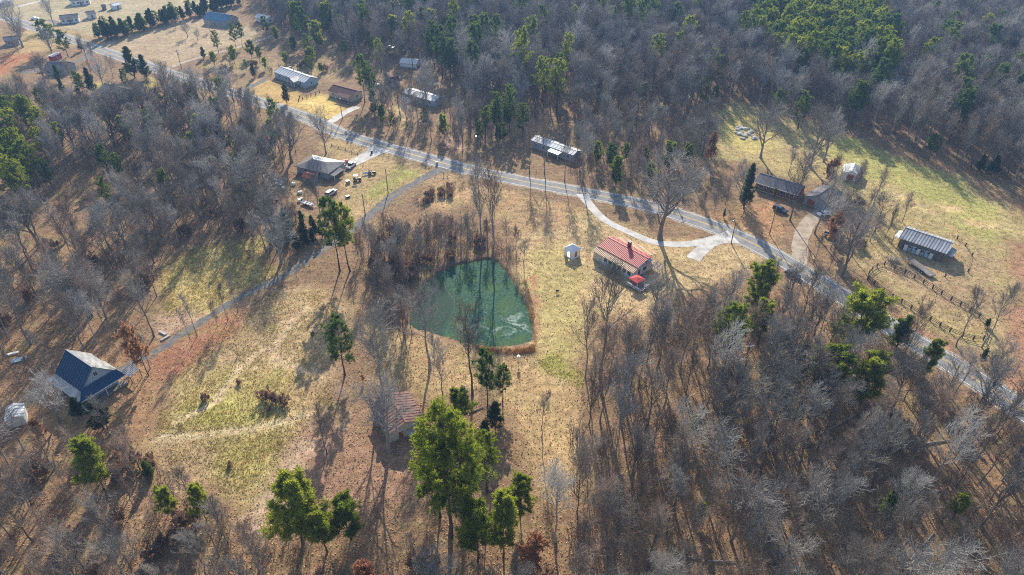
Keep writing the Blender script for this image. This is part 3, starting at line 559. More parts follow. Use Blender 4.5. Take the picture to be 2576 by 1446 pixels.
# --- steep dark-blue roofed house at the left
def blue_house():
    a, b = np.array((-100.7, 116.5)), np.array((-91.9, 110.7)); d = b - a; L = float(np.hypot(*d)); u = d / L; ang = math.atan2(u[1], u[0]); c = (a + b) / 2
    t = thing('steep_roofed_house', 'tall house with steep dark blue roof, gabled end and grey wrap-around porch', 'house', c, ang); l = L / 2; CLEAR.append((c[0], c[1], 10))
    MB().poly([(-l + .3, -3.6, .4), (l - .3, -3.6, .4), (l - .3, 3.6, .4), (-l + .3, 3.6, .4), (-l + .3, -3.6, 4.2), (l - .3, -3.6, 4.2), (l - .3, 3.6, 4.2), (-l + .3, 3.6, 4.2), (-l + .3, 0, 7.85), (l - .3, 0, 7.85)],
              [(0, 1, 5, 4), (2, 3, 7, 6), (1, 2, 6, 9, 5), (3, 0, 4, 8, 7), (4, 5, 9, 8), (6, 7, 8, 9), (0, 3, 2, 1)]).build('wall', 'siding_blue', t)
    MB().box(-l + .25, l - .25, -3.65, 3.65, -.3, .4).build('foundation', 'concrete', t)
    panels(t, (-l, -4.1, 3.9), (l + .2, -4.1, 3.9), (l + .2, 0, 8.1), (-l, 0, 8.1), 12, 'roof_navy', 'roof_navy', .08)
    panels(t, (l + .2, 4.1, 3.9), (-l, 4.1, 3.9), (-l, 0, 8.1), (l + .2, 0, 8.1), 14, 'roof_steel', 'roof_steel', .08)
    MB().bar((-l, 0, 8.14), (l + .2, 0, 8.14), .34, .08).build('ridge_cap', 'roof_steel', t)
    # lower skirt roof, three sides, hipped at the corners
    E_, Y0, Y1 = l + 1.7, -5.7, 4.9
    MB().slab((-l - 1.1, Y0, 2.75), (E_, Y0, 2.75), (l, -4.05, 3.86), (-l, -4.05, 3.86), .1).build('porch_roof', 'roof_steel', t)
    MB().slab((E_, Y0, 2.75), (E_, Y1, 2.75), (l + .05, 4.1, 4.35), (l + .05, -4.05, 4.35), .1).build('porch_roof', 'roof_navy', t)
    MB().slab((E_, Y1, 2.75), (-l + 4, Y1, 2.75), (-l + 4, 4.1, 3.86), (l, 4.1, 3.86), .1).build('porch_roof', 'roof_steel', t)
    MB().bar((-l - 1.1, Y0, 2.66), (E_, Y0, 2.66), .06, .2).build('fascia', 'white_paint', t); MB().bar((E_, Y0, 2.66), (E_, Y1, 2.66), .06, .2).build('fascia', 'white_paint', t)
    MB().box(-l - 1.0, E_ - .1, Y0 + .1, -3.65, .1, .4).build('porch_floor', 'wood_grey', t); MB().box(l - .2, E_ - .1, -3.64, Y1 - .1, .1, .4).build('porch_floor', 'wood_grey', t)
    posts(t, [(-l - .9, Y0 + .25), (-2, Y0 + .25), (1.5, Y0 + .25), (4.8, Y0 + .25), (E_ - .25, Y0 + .25), (E_ - .25, -3), (E_ - .25, 0), (E_ - .25, 3), (E_ - .25, Y1 - .3)], 2.66, z0=.4)
    window(t, l - .3, 0, 5.4, .8, 1.1, 'e'); window(t, -2.4, -3.6, 1.2, 1.1, 1.3, 's'); window(t, 2.4, -3.6, 1.2, 1.1, 1.3, 's'); door(t, 0, -3.6, .95, 2.05, 's', z=.4); window(t, l - .3, -1.8, 1.2, 1.1, 1.2, 'e')
    MB().tube([(-.8, -1.6, 6.2), (-.8, -1.6, 6.9)], [.07, .07], 6).build('vent_pipe', 'steel', t)
    dk = thing('timber_deck', 'orange stained timber deck at the end of the steep blue-roofed house', 'deck', (c + u * (-l - 2.2) + np.array([.55, .83]) * .4), ang)
    for k in range(9): MB().box(-1.9 + k * .42, -1.52 + k * .42, -2.6, 3.6, .9, .97).build('deck_board', 'wood_orange', dk)
    posts(dk, [(-1.8, -2.5), (-1.8, .5), (-1.8, 3.5), (1.7, 3.5), (0, -2.5)], 2.0, 'wood_orange', .14)
    for a_, b_ in (((-1.8, -2.5), (-1.8, 3.5)), ((-1.8, 3.5), (1.7, 3.5)), ((-1.8, -2.5), (1.6, -2.5))):
        for z in (1.35, 1.9): MB().bar((*a_, z), (*b_, z), .06, .12).build('rail', 'wood_orange', dk)
    sh = thing('lean_to', 'low grey metal lean-to behind the steep blue-roofed house', 'lean-to', c + u * (l + .6) + np.array([.55, .83]) * 6.6, ang)
    panels(sh, (-1.6, -1.3, 2.1), (1.6, -1.3, 2.1), (1.6, 1.3, 2.6), (-1.6, 1.3, 2.6), 6, 'roof_steel', 'roof_steel'); posts(sh, [(-1.5, -1.2), (1.5, -1.2)], 2.05, 'wood_grey'); posts(sh, [(-1.5, 1.2), (1.5, 1.2)], 2.5, 'wood_grey')
blue_house()

# --- cabin with rusty roof, lower centre
cb = gable('brown_cabin', 'small cabin with faded red-brown tin roof under a spreading bare tree', 'cabin', (-24.3, 101.9), math.atan2(-8.5, 4.7), 9.8, 8.8, 3.0, 1.5, 'siding_cream', 'roof_rust', .45, 12, 'roof_rust', .3,
           wins=[(0, 1.1, 1, 1.1, 'n'), (2.2, 1, .9, 1.1, 'e')], doors=[(-1.2, .9, 2., 'e')])
MB().box(-1.6, -.9, -3.2, -2.5, 2.8, 5.4).build('chimney', 'brick_chimney', cb)
MB().slab((5.0, -.2, 2.35), (6.5, -.2, 2.1), (6.5, 3.6, 2.1), (5.0, 3.6, 2.35), .08).build('porch_roof', 'roof_steel', cb); posts(cb, [(6.4, 0), (6.4, 3.4)], 2.05, 'wood_grey')

# --- barn at the right
c, a, L = frame_of((185 / 4.09 * .83854 + 2650 * .83854, (640 + 310 / 4.09) * .83854), ((2650 + 775 / 4.09) * .83854, (640 + 510 / 4.09) * .83854), 3.0, 9.0)
bn = gable('tin_roofed_barn', 'old barn with streaked grey tin roof and white boarded side in the pasture', 'barn', c, a, L, 9.0, 3.2, 1.6, 'wood_grey', 'roof_tin', .6, 16, 'roof_tin', 0.0)
for k in range(7):
    x = -3.9 + k * 1.15
    MB().box(x - .5, x + .5, -4.6, -4.5, .05 + .1 * (k % 2), 2.3 - .3 * (k % 3 == 0)).build('wall_board', ['siding_white', 'siding_grey', 'siding_blue'][k % 3], bn)
for k in range(4): MB().box(-3.2 + 1.7 * k, -2.5 + 1.7 * k, -4.64, -4.6, 1.5, 1.95).build('opening', 'black', bn)
posts(bn, [(-6, -4.3), (-4.7, -4.3), (4.6, -4.3), (5.9, -4.3)], 2.9, 'wood_dark', .2)
MB().slab((-L / 2 - 1.6, -3, 2.2), (-L / 2 + .1, -3, 2.5), (-L / 2 + .1, 2.5, 2.5), (-L / 2 - 1.6, 2.5, 2.2), .08).build('lean_to_roof', 'roof_tin', bn)
MB().slab((L / 2 - .1, -3.2, 2.6), (L / 2 + 1.4, -3.2, 2.2), (L / 2 + 1.4, 2, 2.2), (L / 2 - .1, 2, 2.6), .08).build('lean_to_roof', 'roof_tin', bn); posts(bn, [(-L / 2 - 1.5, -2.9), (L / 2 + 1.3, -3.1)], 2.2, 'wood_dark')
# flatbed trailer
tr = thing('flatbed_trailer', 'long grey flatbed trailer with two pale wheels parked before the barn', 'trailer', (116.2, 159.9), math.atan2(-8.0, 2.45))
for k in range(7): MB().box(-4.1, 4.1, -1.05 + k * .3, -.77 + k * .3, .78, .85).build('plank', 'wood_grey', tr)
MB().box(-4.15, 4.15, -1.1, -1.05, .55, .9).box(-4.15, 4.15, 1.05, 1.1, .55, .9).box(-4.15, -4.05, -1.05, 1.05, .55, .78).box(4.05, 4.15, -1.05, 1.05, .55, .78).build('frame', 'steel', tr)
MB().bar((-4.1, -.9, .6), (-5.6, 0, .6), .1).bar((-4.1, .9, .6), (-5.6, 0, .6), .1).build('tongue', 'steel', tr)
for x in (.6, 1.5):
    for y in (-1.22, 1.22):
        w = MB().tube([(x, y - .1, .38), (x, y + .1, .38)], [.38, .38], 12).build('wheel', 'rubber', tr); MB().tube([(x, y - .12, .38), (x, y + .12, .38)], [.2, .2], 10).build('rim', 'white_paint', w)

# --- brick ranch house and garage
er = Zm(2200, 460, 3.298)
c, a, L = frame_of(er(205, 285), er(640, 418), 2.6, 8.4)
rh = gable('brick_ranch_house', 'long brick ranch house with grey shingle roof among bare trees', 'house', c, a, L, 8.4, 2.6, 1.75, 'brick', 'shingle_grey', .5, 0, 'shingle_grey', .2,
           wins=[(-5, 1, 1.5, 1.1, 's'), (-2.5, 1, 1.2, 1.1, 's'), (2.5, 1, 1.8, 1.2, 's'), (5.5, 1, 1.2, 1.1, 's')], doors=[(.3, 1., 2.05, 's')])
MB().bar((-L / 2, -4.22, 2.62), (L / 2, -4.22, 2.62), .06, .18).build('gutter', 'white_paint', rh)
gc = (102.5, 199.3); gable('grey_garage', 'grey-roofed garage wing beyond the brick ranch house, half hidden by branches', 'garage', gc, a + R(82), 11, 8.5, 2.6, 1.9, 'siding_grey', 'shingle_grey', .45, 0, None, .15, wins=[(-2, 1, 1.2, 1.1, 's')], doors=[(1.5, 2.6, 2.1, 'w')])
gable('white_shed', 'white metal shed at the edge of the green field behind the ranch house', 'shed', (119.6, 218.2), math.atan2(7, 4), 7.5, 6.6, 2.3, 1.2, 'siding_white', 'roof_white', .3, 8, 'roof_white', .1, doors=[(0, 2.2, 2., 'w')])

# --- house with junk yard left of the road
yz = Zm(780, 420, 3.635)
c, a, L = frame_of(yz(412, 298), yz(705, 362), 2.5, 10.5)
t = thing('hip_roofed_house', 'grey hip-roofed house with a white metal rear slope beside the concrete drive', 'house', c, a); l, w = L / 2 + 1.6, 5.2; CLEAR.append((c[0], c[1], 10))
MB().box(-l + .5, l - .5, -w + .5, w - .5, 0, 2.6).build('wall', 'siding_grey', t); r0, zr, ze = l - 4.6, 3.95, 2.62
MB().slab((-l, -w, ze), (l, -w, ze), (r0, 0, zr), (-r0, 0, zr), .12).build('roof', 'shingle_grey', t); MB().slab((l, w, ze), (-l, w, ze), (-r0, 0, zr), (r0, 0, zr), .12).build('roof', 'roof_white', t)
MB().slab((l, -w, ze), (l, w, ze), (r0, .001, zr), (r0, 0, zr), .12).build('roof', 'shingle_grey', t); MB().slab((-l, w, ze), (-l, -w, ze), (-r0, 0, zr), (-r0, .001, zr), .12).build('roof', 'shingle_grey', t)
for x in (-3, 0, 3): window(t, x, -w + .5, 1, 1.1, 1.1, 's')
MB().slab((l - .2, -w + .2, 2.2), (l + 2.2, -w + .2, 2.0), (l + 2.2, 1, 2.0), (l - .2, 1, 2.4), .08).build('carport_roof', 'shingle_grey', t); posts(t, [(l + 2, -w + .4), (l + 2, .8)], 2.0)
c, a, L = frame_of(yz(458, 392), yz(552, 422), 2.0, 3.4)
gable('red_shed', 'small shed with bright red roof beside the grey hip-roofed house', 'shed', c, a, L + .5, 3.6, 1.9, .8, 'siding_grey', 'roof_red', .2, 5, 'roof_red_seam', .1, doors=[(0, .9, 1.8, 's')])

# --- trailer homes and houses along the far side of the road
def home(name, label, cat, p1, p2, h, W, rise, wall, roof, npan=0, seam=None, nw=3, dr=0., ov=.3, extra=0):
    c, a, L = frame_of(p1, p2, h, W); L += extra
    ws = [(-L / 2 + L * (k + .7) / (nw + .4), 1.0, 1.1, 1.05, 's') for k in range(nw)] + [(0, 1.1, 1., 1., 'e')]
    return gable(name, label, cat, c, a, L, W, h, rise, wall, roof, ov, npan, seam, .3, wins=ws, doors=[(dr, .95, 2., 's')]), c, a, L
mz = Zm(780, 170, 2.4267)
t, c, a, L = home('double_wide_home', 'long pale double-wide home with white metal roof and front gable porch', 'house', mz(100, 112), mz(322, 190), 2.7, 8.0, 1.5, 'siding_blue', 'roof_white', 14, 'roof_white', 4)
for s_, q in (((L * .2 - 2.4, -6.4, 2.8), -1), ((L * .2 + 2.4, -6.4, 2.8), 1)): pass
x0 = L * .2; MB().slab((x0 - 2.6, -6.6, 2.7), (x0, -6.6, 3.9), (x0, -1.2, 3.9), (x0 - 2.6, -3.6, 2.7), .1).build('porch_roof', 'roof_steel', t); MB().slab((x0, -6.6, 3.9), (x0 + 2.6, -6.6, 2.7), (x0 + 2.6, -3.6, 2.7), (x0, -1.2, 3.9), .1).build('porch_roof', 'roof_steel', t)
posts(t, [(x0 - 2.4, -6.4), (x0 + 2.4, -6.4), (x0, -6.4)], 2.7); MB().box(x0 - 2.5, x0 + 2.5, -6.5, -3.7, .1, .5).build('porch_floor', 'wood_grey', t)
MB().box(-L / 2 - .9, -L / 2 + .3, -3.2, 4.6, .2, 2.7).build('annex_wall', 'siding_blue', t); MB().slab((-L / 2 - 1.5, -3.6, 2.6), (-L / 2 + .5, -3.6, 2.95), (-L / 2 + .5, 6, 2.95), (-L / 2 - 1.5, 6, 2.6), .1).build('annex_roof', 'roof_steel', t)
for q in (-3, 3): MB().tube([(q, 1.2, 3.7), (q, 1.2, 4.6)], [.12, .12], 6).build('vent_pipe', 'black', t)
t, c, a, L = home('brown_roofed_bungalow', 'small white bungalow with dark brown roof and front porch', 'house', mz(492, 246), mz(664, 292), 2.5, 7.5, 1.5, 'siding_cream', 'shingle_brown', nw=3)
MB().slab((-.5, -6, 2.35), (L / 2, -6, 2.35), (L / 2, -3.4, 2.95), (-.5, -3.4, 2.95), .1).build('porch_roof', 'shingle_brown', t); posts(t, [(-.4, -5.8), (2, -5.8), (L / 2 - .2, -5.8)], 2.3)
home('white_trailer_home', 'white trailer home behind bare trees with pale patched roof', 'house', mz(1030, 262), mz(1268, 328), 2.6, 7.0, .9, 'siding_blue', 'roof_white', 10, 'roof_white', 4)
gable('small_outbuilding', 'small brown-roofed outbuilding behind a bare tree near the white trailer home', 'shed', G(*mz(965, 205)), R(30), 6.5, 5.5, 2.3, 1.2, 'siding_cream', 'shingle_brown', .3, wins=[(0, .9, 1, 1, 's')])
gable('tarped_shed', 'pale tarp-covered shed in the far woods', 'shed', G(*mz(1095, 66)), R(-14), 9, 6, 2.0, 1.4, 'siding_white', 'tarp', .3)
t, c, a, L = home('long_mobile_home', 'long narrow mobile home with bright white roof just beyond the road', 'house', (1334, 352), (1442, 391), 2.7, 5.4, .7, 'siding_grey', 'roof_white', 14, 'roof_white', 5)
MB().slab((0, -5.2, 2.3), (5.2, -5.2, 2.3), (5.2, -2.5, 2.6), (0, -2.5, 2.6), .08).build('porch_roof', 'roof_steel', t); posts(t, [(.2, -5), (5, -5)], 2.25)
t0 = lambda zx, zy: T(0, 0, zx, zy)
home('blue_roofed_house', 'house with bright blue metal roof at the top of the open field', 'house', t0(2035, 188), t0(2265, 222), 3.0, 11, 2.6, 'siding_grey', 'roof_blue', 14, 'roof_blue', 3)
home('far_white_house', 'white house with pale grey roof beside the far road', 'house', t0(600, 198), t0(790, 178), 2.6, 8, 1.5, 'siding_white', 'shingle_grey', nw=4)
home('far_white_cottage', 'small white cottage right of the far white house', 'house', t0(878, 150), t0(968, 136), 2.6, 6, 1.2, 'siding_white', 'shingle_grey', nw=1)
home('far_white_shed', 'little white shed alone on the far grassy slope', 'shed', t0(1142, 62), t0(1222, 44), 2.4, 5, 1.1, 'siding_white', 'roof_white', nw=1)
home('far_green_shed', 'tiny dark green shed on the far grassy slope', 'shed', t0(1020, 72), t0(1070, 66), 2.0, 4, .9, 'green_bin', 'shingle_grey', nw=1)
home('far_large_house', 'large white house at the very top edge left', 'house', t0(700, 12), t0(900, -8), 3.0, 9, 2., 'siding_white', 'shingle_grey', nw=4)
home('far_corner_house', 'long low white building in the far upper left corner', 'house', t0(-140, 60), t0(130, -4), 2.8, 8, 1.2, 'siding_white', 'roof_white', nw=4)
home('red_sided_trailer', 'dark red box trailer with pale roof by the far rusty field', 'trailer', t0(528, 572), t0(618, 530), 2.8, 3, .2, 'car_red', 'roof_white', nw=1)
home('far_grey_house', 'grey-roofed house half hidden by trees beside the rusty field', 'house', t0(432, 700), t0(640, 704), 2.7, 10, 2.2, 'siding_grey', 'shingle_grey', nw=3)
home('shaded_ranch_house', 'low dark-roofed house with pale wall among the left-hand trees', 'house', t0(1006, 905), t0(1180, 950), 2.6, 8, 1.5, 'siding_grey', 'shingle_grey', nw=3, extra=3)
home('far_left_cottage', 'dark-roofed cottage in shade left of the far road', 'house', t0(40, 420), t0(190, 400), 2.6, 7, 1.5, 'siding_grey', 'shingle_grey', nw=2)
gable('small_white_shed', 'small white shed with bright metal roof near the left edge', 'shed', G(48, 1056), R(-62), 4.6, 3.6, 2.2, .7, 'siding_white', 'roof_white', .2, 5, 'roof_white', .1, doors=[(0, 1., 1.8, 's')])
gable('dark_red_shed', 'dark shed with thin red roof edge in the trees by the yard', 'shed', G(538, 374), R(-28), 6, 4, 2.4, .8, 'wood_dark', 'roof_rust', .3, 6)
home('top_woods_cabin', 'pale cabin glimpsed through the trees right of the blue-roofed house', 'house', (640, 42), (668, 50), 2.5, 6, 1.2, 'siding_white', 'roof_white', nw=1)

# ------------------------------------------------------------------ vehicles
def vehicle(kind, name, label, cat, loc, ang, paint, group=None):
    t = thing(name, label, cat, loc, ang, group)
    if kind == 'pickup':
        Lc, Wd = 5.5, 1.95; body = [(-2.7, .45), (2.6, .45), (2.72, .75), (2.6, 1.0), (1.2, 1.08), (-2.7, 1.08)]; cab = [(-.75, 1.08), (1.25, 1.08), (.55, 1.75), (-.6, 1.75)]; glz = [(-.8, 1.14), (1.3, 1.12), (.62, 1.62), (-.66, 1.62)]
    elif kind == 'suv':
        Lc, Wd = 4.8, 1.9; body = [(-2.35, .4), (2.3, .4), (2.4, .75), (2.25, .98), (1.1, 1.08), (-2.35, 1.1)]; cab = [(-2.3, 1.08), (1.1, 1.08), (.4, 1.7), (-2.1, 1.7)]; glz = [(-2.36, 1.14), (1.16, 1.12), (.47, 1.58), (-2.16, 1.58)]
    else:
        Lc, Wd = 4.6, 1.8; body = [(-2.25, .35), (2.2, .35), (2.3, .6), (2.15, .82), (1., .92), (-1.6, .95), (-2.25, .9)]; cab = [(-1.7, .92), (1., .92), (.25, 1.42), (-1.0, 1.42)]; glz = [(-1.78, .98), (1.06, .96), (.32, 1.32), (-1.07, 1.32)]
    b = MB().prism(body, -Wd / 2, Wd / 2, 0, .06).build('body', paint, t); bv = b.modifiers.new('bevel', 'BEVEL'); bv.width = .07; bv.segments = 2
    MB().prism(cab, -Wd / 2 + .08, Wd / 2 - .08, 0, .16).build('cabin', paint, t); MB().prism(glz, -Wd / 2 + .06, Wd / 2 - .06, 0, .13).build('glass', 'glass_dark', t)
    if kind == 'pickup':
        MB().box(-2.6, -.85, -Wd / 2 + .15, Wd / 2 - .15, 1.0, 1.09).build('bed', 'black', t)
    for x in (-Lc * .29, Lc * .3):
        for y in (-Wd / 2 + .06, Wd / 2 - .06):
            w = MB().tube([(x, y - .11, .36), (x, y + .11, .36)], [.36, .36], 12).build('wheel', 'rubber', t); MB().tube([(x, y - .12, .36), (x, y + .12, .36)], [.2, .2], 8).build('rim', 'steel', w)
    for y in (-Wd / 2 + .3, Wd / 2 - .3):
        MB().box(Lc / 2 - .2, Lc / 2 - .07, y - .18, y + .18, .68, .85).build('headlight', 'lamp', t); MB().box(-Lc / 2 - .0, -Lc / 2 + .08, y - .12, y + .12, .7, .9).build('tail_light', 'tail', t)
    return t
da = math.atan2(G(*yz(1040, 240))[1] - G(*yz(960, 310))[1], G(*yz(1040, 240))[0] - G(*yz(960, 310))[0])
vehicle('pickup', 'white_pickup', 'white pickup truck parked on the grass end of the concrete drive', 'truck', G(*yz(995, 292)), da, 'car_white')
vehicle('sedan', 'red_car', 'red car parked beside the white pickup', 'car', G(*yz(915, 258)), da + .1, 'car_red')
vehicle('suv', 'green_wagon', 'dark green wagon parked between the hip-roofed house and the white pickup', 'car', G(*yz(888, 312)), da + .1, 'green_bin')
vehicle('suv', 'silver_suv', 'silver car under the bare trees at the bottom of the junk yard', 'car', G(*yz(778, 592)), da - .15, 'car_silver')
vehicle('suv', 'dark_suv', 'dark blue car parked in front of the brick ranch house', 'car', G(*T(3, 1, 118, 680)), R(-50), 'car_navy')
vehicle('sedan', 'white_car', 'white car among the trees beside the garage', 'car', G(*T(3, 1, 555, 715)), R(200), 'car_white')
vehicle('suv', 'silver_van', 'silver car with white bonnet under bare trees near the fence corner', 'car', G(*T(3, 1, 640, 935)), R(-35), 'car_silver')
vehicle('sedan', 'parked_car', 'dark car tucked in the brush on the near side of the road', 'car', G(1994, 694), R(-52), 'car_navy')
vehicle('sedan', 'far_car', 'pale car in the woods behind the outbuilding', 'car', G(*mz(838, 212)), R(5), 'car_white')
vehicle('sedan', 'far_white_car', 'white car parked near the far white house', 'car', G(*t0(355, 195)), R(15), 'car_white')
vehicle('pickup', 'far_truck', 'pale truck in the woods clearing above the bungalow', 'truck', G(*T(1, 0, 1345, 490)), R(-10), 'car_silver')
def small_tractor(name, label, loc, ang, canopy):
    t = thing(name, label, 'tractor', loc, ang)
    MB().prism([(-.9, .5), (1.3, .5), (1.3, 1.05), (.2, 1.15), (.1, .8), (-.9, .8)], -.35, .35, 0, .05).build('body', 'black', t); MB().box(-.7, -.2, -.3, .3, .8, 1.2).build('seat', 'black', t)
    for x, r in ((-.7, .6), (1.0, .38)):
        for y in (-.65, .65): w = MB().tube([(x, y - .15, r), (x, y + .15, r)], [r, r], 12).build('wheel', 'rubber', t); MB().tube([(x, y - .16, r), (x, y + .16, r)], [r * .5] * 2, 8).build('rim', 'steel', w)
    if canopy:
        MB().box(-1.1, .5, -.75, .75, 2.2, 2.28).build('canopy', 'white_paint', t)
        for x in (-1, .4):
            for y in (-.68, .68): MB().box(x - .03, x + .03, y - .03, y + .03, .6, 2.2).build('post', 'black', t)
    else: MB().bar((.2, 0, 1.1), (-.1, 0, 1.5), .05).build('steering_column', 'black', t)
    return t
small_tractor('garden_tractor', 'black garden tractor with white canopy on the yard lawn', G(*yz(1062, 445)), R(20), True)
small_tractor('riding_mower', 'black riding mower on the yard lawn beside white chairs', G(*yz(1222, 372)), R(10), False)
small_tractor('quad_bike', 'dark quad bike near the end of the hip-roofed house', G(*yz(865, 355)), R(40), False)
small_tractor('cart_tractor', 'dark cart with pale load by the lower bare trees of the yard', G(*yz(150, 690)), R(80), True)
def chair(loc, ang, lab):
    t = thing('lawn_chair', lab, 'chair', loc, ang, 'white lawn chairs beside the mower')
    MB().box(-.3, .3, -.3, .3, .38, .44).build('seat', 'white_paint', t); MB().box(-.3, .3, .25, .31, .44, 1.0).build('backrest', 'white_paint', t)
    for a_ in (-.26, .26):
        for b_ in (-.26, .26): MB().box(a_ - .03, a_ + .03, b_ - .03, b_ + .03, 0, .38).build('leg', 'white_paint', t)
for k in range(4): chair(G(*yz(1128 + 19 * k, 382 - 3 * k)), R(10 + 7 * k), ['first white lawn chair in the row, farthest from the mower', 'second white lawn chair in the row from its outer end', 'third white lawn chair in the row from its outer end', 'white lawn chair nearest to the black mower'][k])
bt = thing('small_boat', 'white open boat on a trailer at the bottom of the junk yard', 'boat', G(*yz(530, 712)), R(-30))
MB().poly([(-2.6, -.8, .9), (1.6, -.8, .9), (2.9, 0, 1.0), (1.6, .8, .9), (-2.6, .8, .9), (-2.5, -.55, .4), (1.3, -.5, .4), (2.3, 0, .5), (1.3, .5, .4), (-2.5, .55, .4)], [(5, 9, 8, 7, 6), (0, 1, 6, 5), (1, 2, 7, 6), (2, 3, 8, 7), (3, 4, 9, 8), (4, 0, 5, 9)]).build('hull', 'white_paint', bt)
for q in (-1.4, 0, 1.2): MB().box(q - .2, q + .2, -.72, .72, .74, .8).build('bench', 'steel', bt)
for y in (-.7, .7): MB().tube([(-.6, y - .09, .3), (-.6, y + .09, .3)], [.3, .3], 10).build('wheel', 'rubber', bt)
MB().bar((-2.2, 0, .36), (3.6, 0, .36), .1).build('trailer_frame', 'steel', bt)
# junk: bins, crates and sheets
def crate(loc, ang, s, mat, lab, name='crate', grp='odd boxes in the junk yard'):
    t = thing(name, lab, 'crate', loc, ang, grp); x, y, z = s
    MB().box(-x, x, -y, y, .05, z).build('box', mat, t); MB().box(-x - .05, x + .05, -y - .05, y + .05, z, z + .1).build('lid', 'white_paint' if mat != 'white_paint' else 'steel', t)
zr = [(165, 440, 'white_paint'), (185, 462, 'teal'), (205, 478, 'white_paint'), (178, 488, 'steel'), (222, 500, 'car_red'), (238, 470, 'white_paint'), (255, 540, 'siding_blue'), (440, 580, 'white_paint'), (455, 650, 'siding_grey'), (430, 670, 'white_paint'), (370, 490, 'white_paint'), (960, 470, 'siding_grey'), (958, 625, 'black'), (830, 300, 'car_red'), (808, 318, 'tail'), (845, 300, 'siding_cream')]
for k, (zx, zy, m_) in enumerate(zr): crate(G(*yz(zx, zy)), random.uniform(0, 3), (random.uniform(.35, .8), random.uniform(.3, .6), random.uniform(.5, 1.)), m_, 'odd weathered box lying about the junk yard')
pl = thing('sheet_pile', 'row of pale timber pallets leaning in the pasture near the barn', 'pallets', G(*T(3, 1, 1255, 1175)), R(-30))
for k in range(6): MB().box(-1.3 + k * .5, -1.1 + k * .5, -.5, .5, 0, 1.0 - .05 * (k % 3)).build('plank', 'siding_cream', pl)
for zx, zy, lb, s_ in ((130, 672, 'white plank bench among the left-hand trees', (1.3, .35)), (200, 735, 'blue sheet lying in the leaves near the left edge', (1.6, .8))):
    p = G(*T(0, 2, zx, zy)); o = thing('plank_bench', lb, 'bench', p, R(25)); MB().box(-s_[0], s_[0], -s_[1], s_[1], .35, .42).build('seat', 'white_paint' if zx < 150 else 'siding_blue', o)
    for q in (-s_[0] * .8, s_[0] * .8): MB().box(q - .06, q + .06, -s_[1] * .8, s_[1] * .8, 0, .35).build('leg', 'wood_grey', o)
# low rubble slabs at the bend of the gravel drive
for k, (zx, zy, a_) in enumerate(((1640, 462, -30), (1665, 512, 55))):
    o = tag(MB().box(-1.2, 1.2, -.3, .3, -.05, .35).build('stone_slab', 'rock'), ['pale stone slab lying along the end of the gravel drive', 'pale stone slab lying across the end of the gravel drive'][k], 'slab', 'stone slabs by the drive'); o.location = (*G(*T(0, 2, zx, zy)), 0); o.rotation_euler = (0, 0, R(a_))
# nest box on its pole by the pond, and a grill on the lawn
o = thing('nest_box', 'white bird box on a thin pole below the pond', 'bird box', G(*T(2, 2, 65, 765)))
MB().tube([(0, 0, 0), (0, 0, 1.9)], [.04, .04], 6).build('pole', 'steel', o); MB().prism([(-.4, 1.7), (.4, 1.7), (.4, 2.3), (0, 2.6), (-.4, 2.3)], -.35, .35).build('box', 'white_paint', o)
o = thing('fire_bowl', 'small black grill standing on the lawn between pond and house', 'grill', G(*T(2, 2, 455, 52)))
MB().tube([(0, 0, .5), (0, 0, .6), (0, 0, .85), (0, 0, 1.05)], [.2, .4, .42, .12], 10).build('bowl', 'black', o)
for k in range(3): MB().bar((.25 * math.cos(k * 2.1), .25 * math.sin(k * 2.1), .6), (.4 * math.cos(k * 2.1), .4 * math.sin(k * 2.1), 0), .05).build('leg', 'black', o)
for k, (zx, zy, lb) in enumerate(((1165, 75, 'blue roadside bin at the mouth of the concrete drive'), (1820, 190, 'pale roadside bin between the drive and the gravel lane'))):
    o = thing('roadside_bin', lb, 'bin', G(*T(1, 1, zx, zy + 20)), R(15)); MB().prism([(-.35, 0), (.35, 0), (.42, 1.1), (-.42, 1.1)], -.4, .4).build('body', 'car_navy' if k == 0 else 'siding_grey', o); MB().box(-.46, .46, -.45, .45, 1.1, 1.18).build('lid', 'black', o)
for k, (i, j, zx, zy, lb) in enumerate(((1, 1, 1490, 185, 'mailbox on a post at the edge of the yard lawn'), (1, 1, 1890, 318, 'left mailbox at the mouth of the gravel drive'), (1, 1, 1932, 315, 'right mailbox at the mouth of the gravel drive'))):
    o = thing('mailbox', lb, 'mailbox', G(*T(i, j, zx, zy)), R(-20)); MB().box(-.06, .06, -.06, .06, 0, 1.2).build('post', 'wood_dark', o); MB().prism([(-.15, 1.2), (.15, 1.2), (.15, 1.45), (0, 1.55), (-.15, 1.45)], -.3, .3).build('box', 'steel', o)

# ------------------------------------------------------------------ utility poles and wires
def pole(base, top_px, label, arm=None, ang=0., h=None, lamp=False):
    h = h or height_of(*base, *top_px); p = G(*base); t = thing('utility_pole', label, 'pole', p, ang)
    MB().tube([(0, 0, -.2), (0, 0, h)], [.17, .11], 8).build('pole', 'wood_grey', t)
    if arm:
        MB().box(-1.2, 1.2, -.06, .06, h - .75, h - .6).build('crossarm', 'wood_grey', t)
        for x in (-1.1, -.5, .5, 1.1): MB().tube([(x, 0, h - .6), (x, 0, h - .38)], [.05, .04], 6).build('insulator', 'white_paint', t)
        MB().tube([(.32, -.1, h - 2.6), (.32, -.1, h - 1.7)], [.24, .24], 8).build('transformer', 'steel', t)
    if lamp: MB().bar((0, 0, h - .4), (.9, 0, h - .1), .06).build('arm', 'steel', t); MB().box(.8, 1.2, -.12, .12, h - .18, h - .06).build('lamp_head', 'white_paint', t)
    return (p[0], p[1], h)
ra = math.atan2(G(1154, 420)[1] - G(1011, 381)[1], G(1154, 420)[0] - G(1011, 381)[0])
